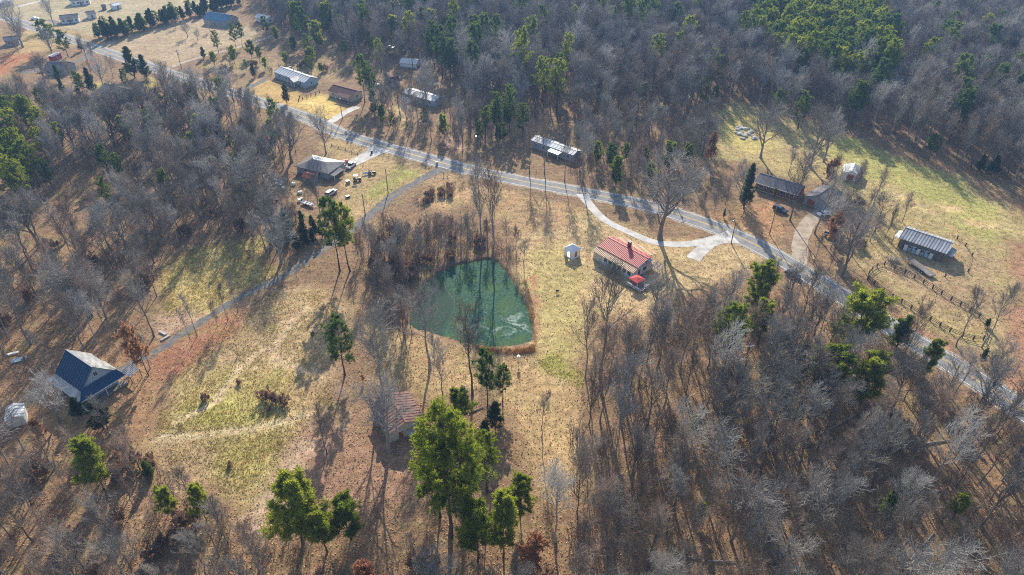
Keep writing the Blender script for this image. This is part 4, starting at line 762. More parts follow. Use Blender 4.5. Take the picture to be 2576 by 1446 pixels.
PL = [pole(T(0, 0, 1828, 690), T(0, 0, 1775, 500), 'utility pole beside the far side lane', True, ra + 1.57),
      pole(T(1, 0, 870, 1195), T(1, 0, 855, 985), 'utility pole beside the drive of the brown-roofed bungalow', True, ra + 1.57, 10.5),
      pole(T(1, 1, 2215, 195), T(1, 0, 2208, 1325), 'tall utility pole with crossarm beside the road in the middle distance', True, ra + 1.57),
      pole(T(2, 1, 1600, 500), T(2, 1, 1600, 300), 'utility pole hidden by the branches of the big oak', True, ra + 1.2, 10.5),
      pole(T(2, 1, 2205, 1000), T(2, 1, 2245, 785), 'utility pole with lamp where the loop drive meets the road', False, R(120), lamp=True)]
pole(T(3, 1, 15, 912), T(3, 1, 45, 640), 'lone brown pole on the bare earth before the ranch house')
pole(T(1, 1, 1100, 725), T(1, 1, 1078, 525), 'thin dark pole beside the gravel drive', h=8)
pole(T(1, 1, 1330, 495), T(1, 1, 1335, 240), 'slim leaning dark pole on the yard lawn', h=9)
def wire(a, b, dx, sag, label, dz=0.):
    a, b = Vector(a), Vector(b); d = (b - a); n_ = Vector((-d.y, d.x, 0)).normalized() * dx; pts = []
    for k in range(13):
        s = k / 12; p = a.lerp(b, s) + n_; p.z += dz - .35 - sag * 4 * s * (1 - s); pts.append(tuple(p))
    o = MB().tube(pts, [.022] * 13, 4).build('overhead_wire', 'wire'); tag(o, label, 'wire', 'overhead wires along the road')
names = ['from the side lane pole to the bungalow pole', 'from the bungalow pole to the tall crossarm pole', 'from the tall crossarm pole to the pole by the oak', 'from the pole by the oak to the lamp pole']
for k in range(4):
    for dx, nm in ((-1.1, 'near'), (1.1, 'far')): wire(PL[k], PL[k + 1], dx, 1.1, f'{nm} top wire running {names[k]}')
    wire(PL[k], PL[k + 1], 0, 1.3, f'lower wire running {names[k]}', -2.2)

# ------------------------------------------------------------------ fences
def fence(label, pts, rails=3, h=1.35, mat='wood_dark', name='rail_fence', sp=None, rw=.11):
    P = [Vector((*p, 0)) for p in pts]
    t = thing(name, label, 'fence', P[0]); o = P[0]; pm = MB().box(-.13, .13, -.13, .13, -.2, h).mesh('post', mat)
    for p in P: link('post', pm, t, tuple(p - o))
    for a, b in zip(P, P[1:]):
        for k in range(rails):
            z = h * (.3 + .62 * k / max(rails - 1, 1)); j = random.uniform(-.05, .05)
            MB().bar((a.x - o.x, a.y - o.y, z + j), (b.x - o.x, b.y - o.y, z + random.uniform(-.05, .05)), .08, rw).build('rail', mat, t)
fz = Zm(2560, 680, 2.2715)
f1 = [(210, 262), (280, 290), (350, 318), (413, 350), (476, 385), (538, 422), (598, 460), (663, 500), (728, 536), (795, 575), (855, 618), (912, 672), (905, 720), (884, 768)]
f2 = [(95, 362), (140, 392), (200, 442), (262, 484), (325, 518), (390, 560), (455, 600), (522, 638), (588, 678), (655, 716), (740, 752), (815, 770), (884, 772)]
f3 = [(95, 362), (104, 325), (125, 297), (160, 275), (210, 262)]
fence('dark rail fence running through the pasture below the barn', [G(*fz(*p)) for p in f1]); fence('dark rail fence running beside the road verge at the right', [G(*fz(*p)) for p in f2]); fence('short curved end of the pasture rail fence under a bare tree', [G(*fz(*p)) for p in f3])
fence('low rail fence beside the concrete drive', [G(*T(1, 1, *p)) for p in ((760, 18), (830, 42), (900, 66), (965, 90), (1025, 108))], 1, .9, 'wood_grey')
fence('dark post fence between the double-wide home and the bungalow', [G(*T(1, 0, *p)) for p in ((430, 1020), (440, 985), (470, 1000), (515, 985), (555, 965), (600, 955), (640, 935))], 2, 1.2)
fence('thin post fence at the edge of the green field by the barn', [G(*T(3, 1, *p)) for p in ((1900, 960), (1985, 1030), (2050, 1130), (2010, 1290), (1780, 1340))], 1, 1.2, 'wood_dark', rw=.05)

# ------------------------------------------------------------------ tree library (each variant: trunk mesh + crown mesh, shared by all copies)
def norm(v): return v / (np.linalg.norm(v, axis=-1, keepdims=True) + 1e-9)
def spawn(rg, P, Rd, k, t0, t1, Ln, ang, up, n, rmax, rfac=.6, tfall=.5, wig=.12, rend=.35):
    """k child branches on every polyline of P; ang = spread from the parent's direction, up = pull towards the sky"""
    M, m, _ = P.shape; t = t0 + (t1 - t0) * (np.arange(k)[None] + rg.random((M, k))) / k; x = t * (m - 1); i = np.minimum(x.astype(int), m - 2); f = (x - i)[..., None]
    r_ = np.arange(M)[:, None]; B = P[r_, i] * (1 - f) + P[r_, i + 1] * f; Tn = norm(P[r_, i + 1] - P[r_, i]); rp = Rd[r_, i] * (1 - f[..., 0]) + Rd[r_, i + 1] * f[..., 0]
    q = rg.normal(size=(M, k, 3)); q = norm(q - (q * Tn).sum(-1, keepdims=True) * Tn); a = ang[0] + (ang[1] - ang[0]) * rg.random((M, k, 1))
    D = norm(np.cos(a) * Tn + np.sin(a) * q + np.array([0, 0, up])); tn = (t - t0) / max(t1 - t0, 1e-6)
    L = Ln * (1 - tfall * tn) * rg.uniform(.65, 1.3, (M, k)); pts = [B]; st = (L / (n - 1))[..., None]
    for _ in range(n - 1):
        pts.append(pts[-1] + D * st); D = norm(D + rg.normal(0, wig, D.shape) + np.array([0, 0, up * .25]))
    C = np.stack(pts, 2).reshape(M * k, n, 3); r0 = np.minimum(rp * rfac, rmax).reshape(-1, 1)
    return C, r0 * np.linspace(1, rend, n)[None]
def trunk_line(rg, H, r0, n=9, wob=.012, lean=0.):
    z = np.linspace(0, 1, n); a = rg.random() * 6.28; x = np.cumsum(rg.normal(0, wob, n)) * H + lean * H * z ** 1.5 * math.cos(a); y = np.cumsum(rg.normal(0, wob, n)) * H + lean * H * z ** 1.5 * math.sin(a)
    x -= x[0]; y -= y[0]; P = np.stack([x, y, z * H - .25], -1)[None]; Rd = r0 * (1 - .82 * z ** .9); Rd[0] *= 1.35
    return P, Rd[None]
def cat(parts):
    V, F, o = [], [], 0
    for v, f in parts: V.append(v); F.append(f + o); o += len(v)
    return np.concatenate(V), np.concatenate(F)
def blades(rg, C, k, ln, wd, up=.5, axis_dir=None):
    """k narrow leaf faces springing from every point of C"""
    M = len(C); D = norm(rg.normal(size=(M, k, 3)) + np.array([0, 0, up]) + (0 if axis_dir is None else axis_dir[:, None, :] * .9)); S = norm(np.cross(D, rg.normal(size=(M, k, 3))))
    L = ln * rg.uniform(.6, 1.25, (M, k, 1)); c = C[:, None, :] + rg.normal(0, .06, (M, k, 3)); W_ = wd * rg.uniform(.7, 1.3, (M, k, 1))
    V = np.stack([c - S * W_ * .3, c + S * W_ * .3, c + D * L + S * W_ * .5, c + D * L * 1.1 - S * W_ * .5], 2).reshape(-1, 3)
    return V, (np.arange(M * k)[:, None] * 4 + np.arange(4)[None])
LIB = {}
def put(kind, trunk, crown, tm, cm, H, extra=None):
    a = np_mesh(kind + '_trunk', *[trunk[0], [trunk[1]]], tm, True); b = np_mesh(kind + '_crown', crown[0], [crown[1]], cm)
    LIB.setdefault(kind, []).append((a, b, H))
def bare(kind, seed, H, tf, spread, nl, ang, up, n2, n3, twig='twig', r0=.24, k4=0, rt=.024, lean=.02, tfall=.55, leaves=None, rl=.13, r2=.06, bark='bark'):
    rg = np.random.default_rng(seed); P0, R0 = trunk_line(rg, H * .93, r0, lean=lean)
    P1, R1 = spawn(rg, P0, R0, nl, tf, .99, spread, ang, up, 7, rl, .62, tfall, .15); P2, R2 = spawn(rg, P1, R1, n2, .2, .98, spread * .42, (.45, .95), up * .8, 5, r2, .68, .45, .16)
    P3, R3 = spawn(rg, P2, R2, n3, .2, 1., spread * .24, (.4, .9), up * .8, 4, rt, .75, .4, .16, .5)
    cr = [tubes(P2, np.maximum(R2, rt * .8), 3), tubes(P3, np.maximum(R3, rt * .45), 3)]
    if k4: P4, R4 = spawn(rg, P3, R3, k4, .3, 1., spread * .13, (.4, .9), up * .6, 3, rt * .8, .8, .3, .15, .6); cr.append(tubes(P4, np.maximum(R4, rt * .4), 3))
    tr = [tubes(P0, R0, 7), tubes(P1, R1, 5)]
    if leaves:
        ct = cat(cr); pts = np.concatenate([P3[:, 1:].reshape(-1, 3), P2[:, 2:].reshape(-1, 3)]); pts = pts[rg.random(len(pts)) < leaves[1]]; lv = blades(rg, pts, leaves[2], leaves[3], leaves[3] * .7, 0.)
        a = np_mesh(kind + '_trunk', *[cat(tr + [ct])[0], [cat(tr + [ct])[1]]], 'bark', True); b = np_mesh(kind + '_crown', lv[0], [lv[1]], leaves[0]); LIB.setdefault(kind, []).append((a, b, H)); return
    put(kind, cat(tr), cat(cr), bark, twig, H)
for s in range(6): bare('tall', 100 + s, 18 - .8 * (s % 2), .36 + .04 * (s % 3), 6.0 + .8 * (s % 3), 16, (.5 + .03 * s, .95 + .04 * s), .34 - .02 * s, 6, 5, 'twig_pale' if s == 2 else 'twig', bark='bark_pale' if s == 2 else 'bark', k4=2, r0=.27, rt=.042, rl=.15, r2=.075)
for s in range(3): bare('tall', 120 + s, 18, .4, 6.0, 15, (.5, .9), .36, 6, 5, 'twig_brown', k4=2, r0=.23, rt=.04, rl=.13, r2=.07)
for s in range(3): bare('slim', 140 + s, 17, .46, 4.4, 20, (.6, 1.0), .5, 5, 5, ['twig', 'twig_brown', 'twig'][s], k4=2, r0=.19, rt=.032, r2=.05, rl=.09)
for s in range(4): bare('oak', 160 + s, 15, .22, 8.6, 16, (.6, 1.15), .22, 7, 6, ['twig_pale', 'twig', 'twig_pale', 'twig'][s], bark=['bark_pale', 'bark', 'bark_pale', 'bark'][s], k4=2, r0=.48, rt=.042, tfall=.4, rl=.24, r2=.09)
for s in range(4): bare('sapling', 180 + s, 9, .2, 3.1, 18, (.45, .85), .45, 6, 5, ['twig_brown', 'twig', 'twig_brown', 'twig_red'][s], k4=2, r0=.09, rt=.02)
for s in range(3): bare('leafy', 200 + s, 9, .2, 3.4, 16, (.5, 1.0), .35, 5, 4, r0=.12, leaves=('leaf_brown', .5, 4, .34))
def thicket(kind, seed, H, rad, ns, twig, leaves=None):
    rg = np.random.default_rng(seed); z = np.linspace(0, 1, 6); a = rg.random(ns) * 6.28; r = rad * np.sqrt(rg.random(ns)); hh = H * rg.uniform(.6, 1.1, ns); ln = rg.normal(0, .16, (ns, 2))
    P = np.stack([(r * np.cos(a))[:, None] + ln[:, :1] * hh[:, None] * z, (r * np.sin(a))[:, None] + ln[:, 1:] * hh[:, None] * z, hh[:, None] * z - .1], -1); P[:, 1:, :2] += rg.normal(0, .07, (ns, 5, 2)); Rd = (.05 * (1 - .75 * z))[None] * np.ones((ns, 1))
    P2, R2 = spawn(rg, P, Rd, 8, .15, 1., H * .34, (.4, .9), .4, 4, .024, .7, .5, .15, .5); P3, R3 = spawn(rg, P2, R2, 4, .2, 1., H * .17, (.4, 1.), .3, 3, .017, .8, .4, .15, .5)
    cr = cat([tubes(P2, np.maximum(R2, .013), 3), tubes(P3, np.maximum(R3, .011), 3)])
    if leaves: pts = P3[:, 1:].reshape(-1, 3); cr2 = blades(rg, pts, leaves[1], leaves[2], leaves[2] * .7, 0); LIB.setdefault(kind, []).append((np_mesh(kind + '_stem', cat([tubes(P, Rd, 4), cr])[0], [cat([tubes(P, Rd, 4), cr])[1]], twig), np_mesh(kind + '_crown', cr2[0], [cr2[1]], leaves[0]), H)); return
    put(kind, tubes(P, Rd, 4), cr, 'bark', twig, H)
for s in range(4): thicket('brush', 220 + s, 4, 1.6, 11, ['twig_brown', 'twig_red', 'twig', 'twig_brown'][s])
for s in range(2): thicket('bush', 230 + s, 2.4, 1.3, 14, 'twig_red', ('leaf_bush', 2, .2))
def conifer(kind, seed, H, tf, rad, nl, mat, ang, k2, blade, bl, bw, shape, r0=.25, trunkmat='bark_pine', up=.1, wig=.1):
    rg = np.random.default_rng(seed); P0, R0 = trunk_line(rg, H, r0, wob=.006); R0 = np.maximum(R0 * np.linspace(1, .35, R0.shape[1])[None], .02)
    P1, R1 = spawn(rg, P0, R0, nl, tf, .995, 1., ang, up, 6, .07, .5, 0., wig)
    tn = np.clip((P1[:, 0, 2] / H - tf) / (1 - tf), 0, 1); sc = np.array([shape(x) for x in tn]) * rad * rg.uniform(.7, 1.2, len(tn)); P1 = P1[:, :1] + (P1 - P1[:, :1]) * sc[:, None, None]
    P2, R2 = spawn(rg, P1, R1, k2, .35, 1., 1., (.5, 1.), .25, 4, .03, .7, .3, .12); P2 = P2[:, :1] + (P2 - P2[:, :1]) * (np.repeat(sc, k2) * .36)[:, None, None]
    ends = np.concatenate([P2[:, 3], P2[:, 2], P1[:, 5], P1[:, 4]]); dirs = norm(np.concatenate([P2[:, 3] - P2[:, 1], P2[:, 3] - P2[:, 1], P1[:, 5] - P1[:, 3], P1[:, 5] - P1[:, 3]])); keep_ = rg.random(len(ends)) < .92
    top = P0[:, -3:].reshape(-1, 3); ends = np.concatenate([ends[keep_], top]); dirs = np.concatenate([dirs[keep_], np.tile([[0, 0, 1.]], (len(top), 1))])
    put(kind, cat([tubes(P0, R0, 7), tubes(P1, np.maximum(R1, .02), 4), tubes(P2, np.maximum(R2, .014), 3)]), blades(rg, ends, blade, bl, bw, .35, dirs), trunkmat, mat, H)
rnd_ = lambda x: (1 - x) ** .55 * (.45 + .9 * x ** .4) + .08
cone_ = lambda x: (1 - x) ** .8 + .06
for s in range(4): conifer('pine', 300 + s, 22, .36 + .04 * (s % 3), 4.4, 62, 'needle_pine', (.95, 1.5), 8, 24, .42, .06, rnd_, .3)
for s in range(3): conifer('deep_pine', 310 + s, 20, .26 + .05 * s, 4.1, 64, 'needle_deep', (.95, 1.5), 8, 24, .42, .06, rnd_, .27)
for s in range(3): conifer('young_pine', 320 + s, 10, .18, 2.7, 52, 'needle_pine', (.8, 1.3), 8, 22, .38, .06, rnd_, .13, up=.25)
for s in range(3): conifer('cedar', 330 + s, 9, .06, 2.2, 90, 'needle_cedar', (.7, 1.2), 5, 11, .3, .075, cone_, .14, up=.3)
for s in range(2): conifer('green_cedar', 340 + s, 7, .05, 1.9, 80, 'needle_deep', (.7, 1.2), 5, 11, .3, .075, cone_, .12, up=.3)

NAMES = {'tall': 'bare_tree', 'slim': 'bare_tree', 'oak': 'bare_tree', 'sapling': 'bare_sapling', 'leafy': 'brown_leaved_tree', 'brush': 'bare_shrub', 'bush': 'brown_shrub', 'pine': 'pine_tree', 'deep_pine': 'pine_tree', 'young_pine': 'pine_tree', 'cedar': 'cedar_tree', 'green_cedar': 'cedar_tree'}
TREES = []      # every planted tree: (x, y, radius kept free)
def plant(kind, x, y, h, label, group=None, wide=1., rz=None, z=0., var=None):
    v = LIB[kind][random.randrange(len(LIB[kind])) if var is None else var]; s = h / v[2]
    cat_ = 'shrub' if kind in ('brush', 'bush') else 'tree'
    t = thing(NAMES[kind], label, cat_, (x, y, z), random.uniform(0, 6.28) if rz is None else rz, group, (s * wide, s * wide, s))
    link('stems' if cat_ == 'shrub' else 'trunk', v[0], t); link('foliage' if cat_ == 'shrub' else 'crown', v[1], t)
    TREES.append((x, y, h * .09, kind)); return t
# ---- trees that stand out, one by one: kind, base, top (survey units), label
HERO = [
 ('oak', T(2, 1, 1492, 962), (1690, 420), 'great spreading bare oak between the loop drive and the road', 1.0),
 ('oak', T(2, 2, 1440, 230), (1655, 700), 'low spreading bare oak in front of the deck of the red-roofed house', 1.1),
 ('tall', T(2, 2, 738, 905), (1448, 760), 'slender bare tree with a bent trunk on the lawn edge below the pond side lawn', .7),
 ('slim', T(2, 2, 885, 905), (1473, 661), 'tall thin bare tree leaning beside the bent one below the lawn', .8),
 ('slim', T(1, 2, 1750, 805), (1079, 738), 'upright bare tree with a fan of fine twigs at the near left of the pond', 1.35),
 ('slim', T(1, 2, 2178, 1082), (1180, 775), 'tall thin bare tree in front of the middle of the pond', 1.0),
 ('slim', T(1, 2, 1890, 1225), (1134, 858), 'forked bare tree right of the two trees before the pond', .9),
 ('slim', T(1, 3, 715 + 2160, 60), (1084, 985), 'small bare tree with upright twigs right of the brown cabin', .8),
 ('oak', T(1, 3, 1342, 205), (950, 985), 'broad bare tree spreading over the roof of the brown cabin', .85),
 ('tall', T(1, 2, 1278, 1105), (940, 795), 'grey bare tree standing behind the brown cabin', .95),
 ('slim', T(0, 2, 2292, 335), (537, 715), 'leaning bare tree by the gravel drive, second from the top of its row', .7),
 ('slim', T(0, 2, 2392, 242), (583, 690), 'leaning bare tree by the gravel drive, topmost of its row', .7),
 ('slim', T(0, 2, 1985, 492), (480, 745), 'thin bare tree by the gravel drive, third from the top of its row', .6),
 ('slim', T(0, 2, 1915, 535), (440, 780), 'thin reddish bare tree by the gravel drive, lowest of its row', .6),
 ('sapling', T(0, 2, 2185, 392), (520, 760), 'small red-twigged tree between the leaning trees by the gravel drive', .9),
 ('leafy', T(0, 2, 1500, 880), (362, 830), 'small reddish tree beside the end of the gravel drive near the blue house', .7),
 ('tall', T(0, 2, 312, 575), (32, 700), 'dark bare tree with a thick leaning trunk near the left edge', .8),
 ('tall', T(0, 2, 100, 515), (-10, 720), 'bare tree at the very left edge above the plank bench', .7),
 ('tall', T(0, 2, 452, 215), (88, 690), 'bare tree behind the thick leaning trunk near the left edge', .7),
 ('tall', T(0, 2, 1548, 495), (365, 690), 'bare tree at the bend of the gravel drive', .75),
 ('tall', T(0, 2, 840, 620), (195, 745), 'dark bare tree just behind the steep blue-roofed house', .9),
 ('oak', T(0, 2, 760, 400), (190, 690), 'broad dark bare tree above the steep blue-roofed house', .8),
 ('tall', T(0, 3, 240, 195), (-10, 1010), 'dark bare tree at the left edge below the small white shed', .7),
 ('slim', T(1, 3, 712, 235), (800, 1030), 'small bare tree in the leaf-strewn clearing left of the cabin', .9),
 ('tall', T(1, 1, 650, 735), (800, 440), 'dark spreading bare tree at the lower edge of the junk yard', .9),
 ('tall', T(1, 1, 2390, 1185), (1232, 432), 'tall bare tree on the far bank of the pond, right of its pair', .75),
 ('tall', T(1, 1, 2272, 1055), (1203, 428), 'tall bare tree on the far bank of the pond, left of its pair', .75),
 ('slim', T(1, 1, 1165, 1285), (928, 560), 'thin bare tree at the left edge of the pond thicket', .8),
 ('slim', T(3, 2, 2150, 605), (2520, 715), 'bare tree leaning over the lower end of the pasture fence', .9),
 ('slim', T(3, 2, 1892, 592), (2468, 725), 'slim bare tree beside the roadside fence at the right', .9),
 ('oak', T(3, 1, 740, 1335), (2150, 530), 'big bare tree at the fence corner casting long shadows on the pasture', .62),
 ('tall', T(3, 1, 470, 905), (2062, 440), 'bare tree beside the sandy drive of the ranch house', .85),
 ('tall', T(3, 1, 222, 772), (1992, 400), 'bare tree in front of the brick ranch house', .8),
 ('oak', T(2, 1, 2502, 142), (1925, 272), 'bare tree standing alone in the sunny field', .75),
 ('oak', T(3, 1, 420, 232), (2066, 285), 'wide bare tree behind the ranch house, left of its pair', .75),
 ('oak', T(3, 1, 560, 175), (2105, 300), 'wide bare tree behind the ranch house, right of its pair', .7),
 ('tall', T(2, 1, 175, 300), (1326, 310), 'roadside bare tree left of the row that shadows the road', .8),
 ('tall', T(2, 1, 325, 300), (1365, 290), 'roadside bare tree, second of the row that shadows the road', .8),
 ('slim', T(2, 1, 530, 375), (1412, 320), 'thin roadside bare tree, third of the row that shadows the road', .8),
 ('tall', T(2, 1, 700, 430), (1458, 330), 'roadside bare tree at the top end of the loop drive', .8),
 ('oak', T(1, 1, 705, 95), (806, 292), 'bare tree with open crown beside the road near the hip-roofed house', .7),
 ('tall', T(1, 0, 1340, 925), (965, 120), 'bare tree in front of the brown-roofed outbuilding', .9),
 ('oak', T(1, 0, 1720, 1055), (1085, 168), 'pale bare tree spreading before the white trailer home', .75),
 ('oak', T(1, 0, 2200, 1060), (1198, 170), 'rounded pale bare tree right of the white trailer home', .7),
 ('oak', T(0, 0, 232, 475), (48, 8), 'large bare tree at the upper left beside the far road', .7),
 ('oak', T(0, 0, 545, 255), (136, -5), 'bare tree between the far white house and the dark cedars', .6),
 ('oak', T(0, 0, 880, 610), (225, 95), 'bare tree beside the far bend of the road', .6),
 ('oak', T(0, 0, 1890, 375), (470, 60), 'small orchard tree in the open field, left of its neighbours', 1.), ('oak', T(0, 0, 1992, 408), (498, 78), 'small orchard tree in the open field, lowest of its neighbours', 1.), ('oak', T(0, 0, 1770, 285), (440, 50), 'small orchard tree in the open field, topmost of its neighbours', 1.), ('oak', T(0, 0, 2115, 320), (530, 55), 'small orchard tree before the blue-roofed house', .8),
 ('sapling', T(2, 1, 2030, 690), (1792, 482), 'upright bare shrub on the road verge, middle of three', 1.), ('sapling', T(2, 1, 1930, 655), (1774, 485), 'upright bare shrub on the road verge, left of three', 1.), ('green_cedar', T(2, 1, 2128, 745), (1820, 524), 'small upright evergreen on the road verge, right of three', .7),
 ('leafy', T(2, 1, 1960, 230), (1780, 345), 'reddish-brown leaved tree at the edge of the sunny field', .75),
 ('cedar', T(2, 1, 2330, 655), (1850, 412), 'dark evergreen standing before the brick ranch house', .75),
 ('leafy', T(1, 2, 1085, 950), (914, 955), 'reddish brown-leaved bush beside the grey tree behind the cabin', .9),
 ('bush', T(1, 2, 125, 1130), (676, 985), 'round brown bramble in the meadow, left of its pair', 1.2), ('bush', T(1, 2, 255, 1170), (706, 998), 'round brown bramble in the meadow, right of its pair', 1.3),
 ('leafy', T(0, 3, 470, 100), (95, 1062), 'rusty-leaved small tree left of the steep blue-roofed house front', .9),
 ('young_pine', T(3, 1, 55, 545), (1945, 473), 'yellow-green round shrub before the ranch house wall', .9),
]
for k, b, tp, lb, wd in HERO:
    x, y = G(*b); plant(k, x, y, max(2., height_of(*b, *tp)), lb, wide=wd, var=random.choice((0, 2)) if k == 'oak' and ('pale' in lb or 'broad bare' in lb or 'low spread' in lb) else 1 if 'great' in lb else 2 if 'grey bare' in lb else None)
EVER = [
 ('pine', (1134, 1349), (1124, 1044), 'tallest pine of the clump at the lower centre', .95), ('pine', (1170, 1342), (1168, 1075), 'pine just right of the tallest one at the lower centre', .85), ('pine', (1226, 1238), (1216, 1090), 'bright green pine right of the lower centre clump', 1.),
 ('young_pine', (1108, 1300), (1095, 1110), 'bushy pine at the left side of the lower centre clump', .8),
 ('young_pine', (762, 1368), (752, 1215), 'broad yellow-green pine at the lower left of centre', 1.2), ('young_pine', (884, 1356), (868, 1258), 'yellow-green pine right of the broad one', 1.1), ('young_pine', (824, 1388), (808, 1288), 'dense green pine between two paler ones at the bottom', 1.2),
 ('young_pine', (1202, 1412), (1196, 1272), 'green pine at the bottom edge below the clump', .9), ('young_pine', (1266, 1400), (1262, 1255), 'green pine at the bottom edge right of its neighbour', .85), ('young_pine', (1308, 1300), (1303, 1205), 'small green pine at the edge of the lower woods', 1.),
 ('young_pine', (1162, 1076), (1160, 985), 'low bright pine beside the cabin', 1.1), ('deep_pine', (1226, 1024), (1224, 880), 'dark narrow pine below the pond reeds', .8), ('deep_pine', (1264, 1012), (1264, 925), 'dark pine right of the narrow one below the pond', 1.0), ('cedar', (1246, 1078), (1244, 1012), 'dark bushy cedar below the two dark pines', 1.2), ('cedar', (1222, 1110), (1220, 1060), 'low dark cedar beside the path below the pond', 1.2),
 ('deep_pine', (867, 944), (850, 800), 'pine with a leaning dark trunk at the meadow edge', 1.), ('deep_pine', (855, 682), (848, 496), 'green pine at the lower corner of the junk yard, left of its pair', .8), ('pine', (881, 682), (872, 515), 'green pine at the lower corner of the junk yard, right of its pair', .8),
 ('pine', (1813, 942), (1815, 772), 'round-topped pine rising from the right-hand woods', 1.05), ('young_pine', (1897, 790), (1893, 664), 'dense green pine near the road bend', 1.0), ('young_pine', (1905, 868), (1908, 762), 'low green pine below the dense one near the road bend', .9),
 ('young_pine', (2132, 900), (2152, 738), 'largest bright pine beside the road at the right', 1.25), ('young_pine', (2058, 1012), (2072, 884), 'spreading pine below the largest roadside pine, left of its pair', 1.35), ('young_pine', (2165, 1012), (2172, 898), 'spreading pine below the largest roadside pine, right of its pair', 1.35),
 ('green_cedar', (2255, 872), (2258, 793), 'small green cedar at the road edge right of the big pine', 1.2), ('young_pine', (2318, 958), (2332, 862), 'thin yellow-green pine beside the road', .8), ('cedar', (2467, 912), (2464, 876), 'small dark cedar on the right-hand verge', .9), ('green_cedar', (2492, 915), (2492, 892), 'tiny green cedar on the right-hand verge', .9), ('green_cedar', (2480, 822), (2484, 800), 'little green bush under the leaning bare tree at the right', 1.2),
 ('young_pine', (262, 1232), (270, 1116), 'dense green pine at the lower left', 1.1), ('young_pine', (438, 1308), (436, 1230), 'pale green young pine in the lower left woods', .8), ('young_pine', (520, 1312), (512, 1228), 'pale green young pine right of its twin in the lower left woods', .9), ('green_cedar', (378, 1200), (378, 1160), 'small green cedar in the lower left scrub', 1.1),
 ('cedar', (262, 1078), (240, 1012), 'dark olive evergreen in front of the steep blue-roofed house', 1.5), ('cedar', (205, 1048), (200, 1002), 'low olive evergreen at the porch corner of the steep blue-roofed house', 1.5),
 ('deep_pine', (130, 128), (128, 50), 'large dark evergreen by the far road, left of its pair', 1.5), ('deep_pine', (172, 142), (168, 75), 'large dark evergreen by the far road, right of its pair', 1.3), ('cedar', (340, 196), (335, 118), 'dark cedar beside the road below the open field', 1.3), ('cedar', (370, 198), (362, 138), 'dark cedar just right of the one beside the road', 1.2), ('cedar', (206, 128), (204, 98), 'low dark cedar at the far bend of the road', 1.3),
 ('deep_pine', (550, 132), (546, 77), 'round pine beside the side lane', 1.), ('cedar', (513, 147), (511, 118), 'small dark evergreen at the mouth of the side lane', 1.3), ('deep_pine', (594, 119), (590, 58), 'pine beside the side lane, left of the tall pair', .9), ('deep_pine', (610, 118), (612, 56), 'pine beside the side lane, right of the tall pair', .9),
 ('cedar', (722, 260), (721, 212), 'dark round cedar on the golden lawn of the double-wide home', 1.1), ('deep_pine', (918, 258), (908, 138), 'tall green pine behind the brown-roofed bungalow', .9), ('deep_pine', (940, 262), (935, 172), 'green pine right of the tall one behind the bungalow', .8),
 ('deep_pine', (1094, 168), (1093, 54), 'tall pine standing above the far woods, leftmost of four', .95), ('deep_pine', (1134, 200), (1132, 98), 'round dark pine in the far woods', 1.25), ('deep_pine', (1196, 158), (1190, 40), 'tall pine above the far woods, second of four', .9), ('deep_pine', (1218, 156), (1214, 38), 'tall pine above the far woods, third of four', .9), ('deep_pine', (1246, 158), (1246, 38), 'tall pine above the far woods, last of four', .9),
 ('pine', (1310, 246), (1303, 72), 'tall pine in the far woods right of the four', .75), ('pine', (1366, 285), (1360, 146), 'twin-topped pine, left half, in the middle of the far woods', .9), ('pine', (1400, 286), (1402, 150), 'twin-topped pine, right half, in the middle of the far woods', .9),
 ('deep_pine', (1250, 330), (1248, 232), 'green pine beside the road in the middle distance, left of its group', .9), ('deep_pine', (1222, 345), (1216, 268), 'low green pine beside the road in the middle distance', 1.), ('deep_pine', (1282, 330), (1284, 214), 'green pine beside the road in the middle distance, right of its group', .8),
 ('pine', (1615, 258), (1612, 208), 'bushy pine above the sunny field woods', 1.3), ('pine', (1645, 195), (1643, 134), 'narrow pine alone in the far bare woods', .8), ('pine', (1762, 275), (1756, 195), 'green pine at the top left edge of the sunny field', .9), ('deep_pine', (1792, 276), (1788, 215), 'green pine at the top edge of the sunny field', .9),
 ('deep_pine', (2142, 318), (2146, 205), 'large dark pine at the far edge of the green field', 1.1), ('deep_pine', (2007, 322), (2005, 230), 'dark pine at the far edge of the field, near the pale stones', 1.), ('deep_pine', (1950, 305), (1950, 225), 'dark pine above the pale stones in the field', .9), ('deep_pine', (2335, 404), (2340, 340), 'dark pine at the right forest edge above the green field', 1.3), ('cedar', (2490, 440), (2495, 392), 'dark cedar at the right forest edge', 1.5), ('cedar', (2460, 430), (2462, 390), 'dark cedar left of the one at the right forest edge', 1.4),
 ('cedar', (640, 195), (640, 160), 'small cedar in the brushy field above the road', 1.), ('deep_pine', (672, 96), (671, 40), 'pine at the top of the side lane', 1.), ('young_pine', (697, 105), (697, 68), 'young pine beside the one at the top of the side lane', 1.), ('deep_pine', (780, 155), (775, 85), 'pointed green pine behind the double-wide home', .9), ('young_pine', (740, 135), (738, 92), 'young green pine behind the double-wide home', 1.), ('deep_pine', (870, 145), (872, 102), 'pointed dark pine above the bungalow', 1.2),
 ('pine', (32, 482), (28, 360), 'yellow-green pine in the left woods, leftmost of its row', 1.), ('pine', (62, 512), (58, 392), 'yellow-green pine in the left woods, lowest of its row', .9), ('pine', (100, 470), (98, 352), 'yellow-green pine in the left woods, third of its row', .9), ('deep_pine', (135, 480), (130, 400), 'dark green pine at the clearing edge in the left woods', .9), ('pine', (20, 400), (18, 282), 'yellow-green pine at the left edge of the upper woods', 1.1), ('pine', (62, 380), (60, 275), 'yellow-green pine in the upper left woods', 1.), ('young_pine', (85, 545), (84, 520), 'small green pine by the left clearing', 1.1),
]
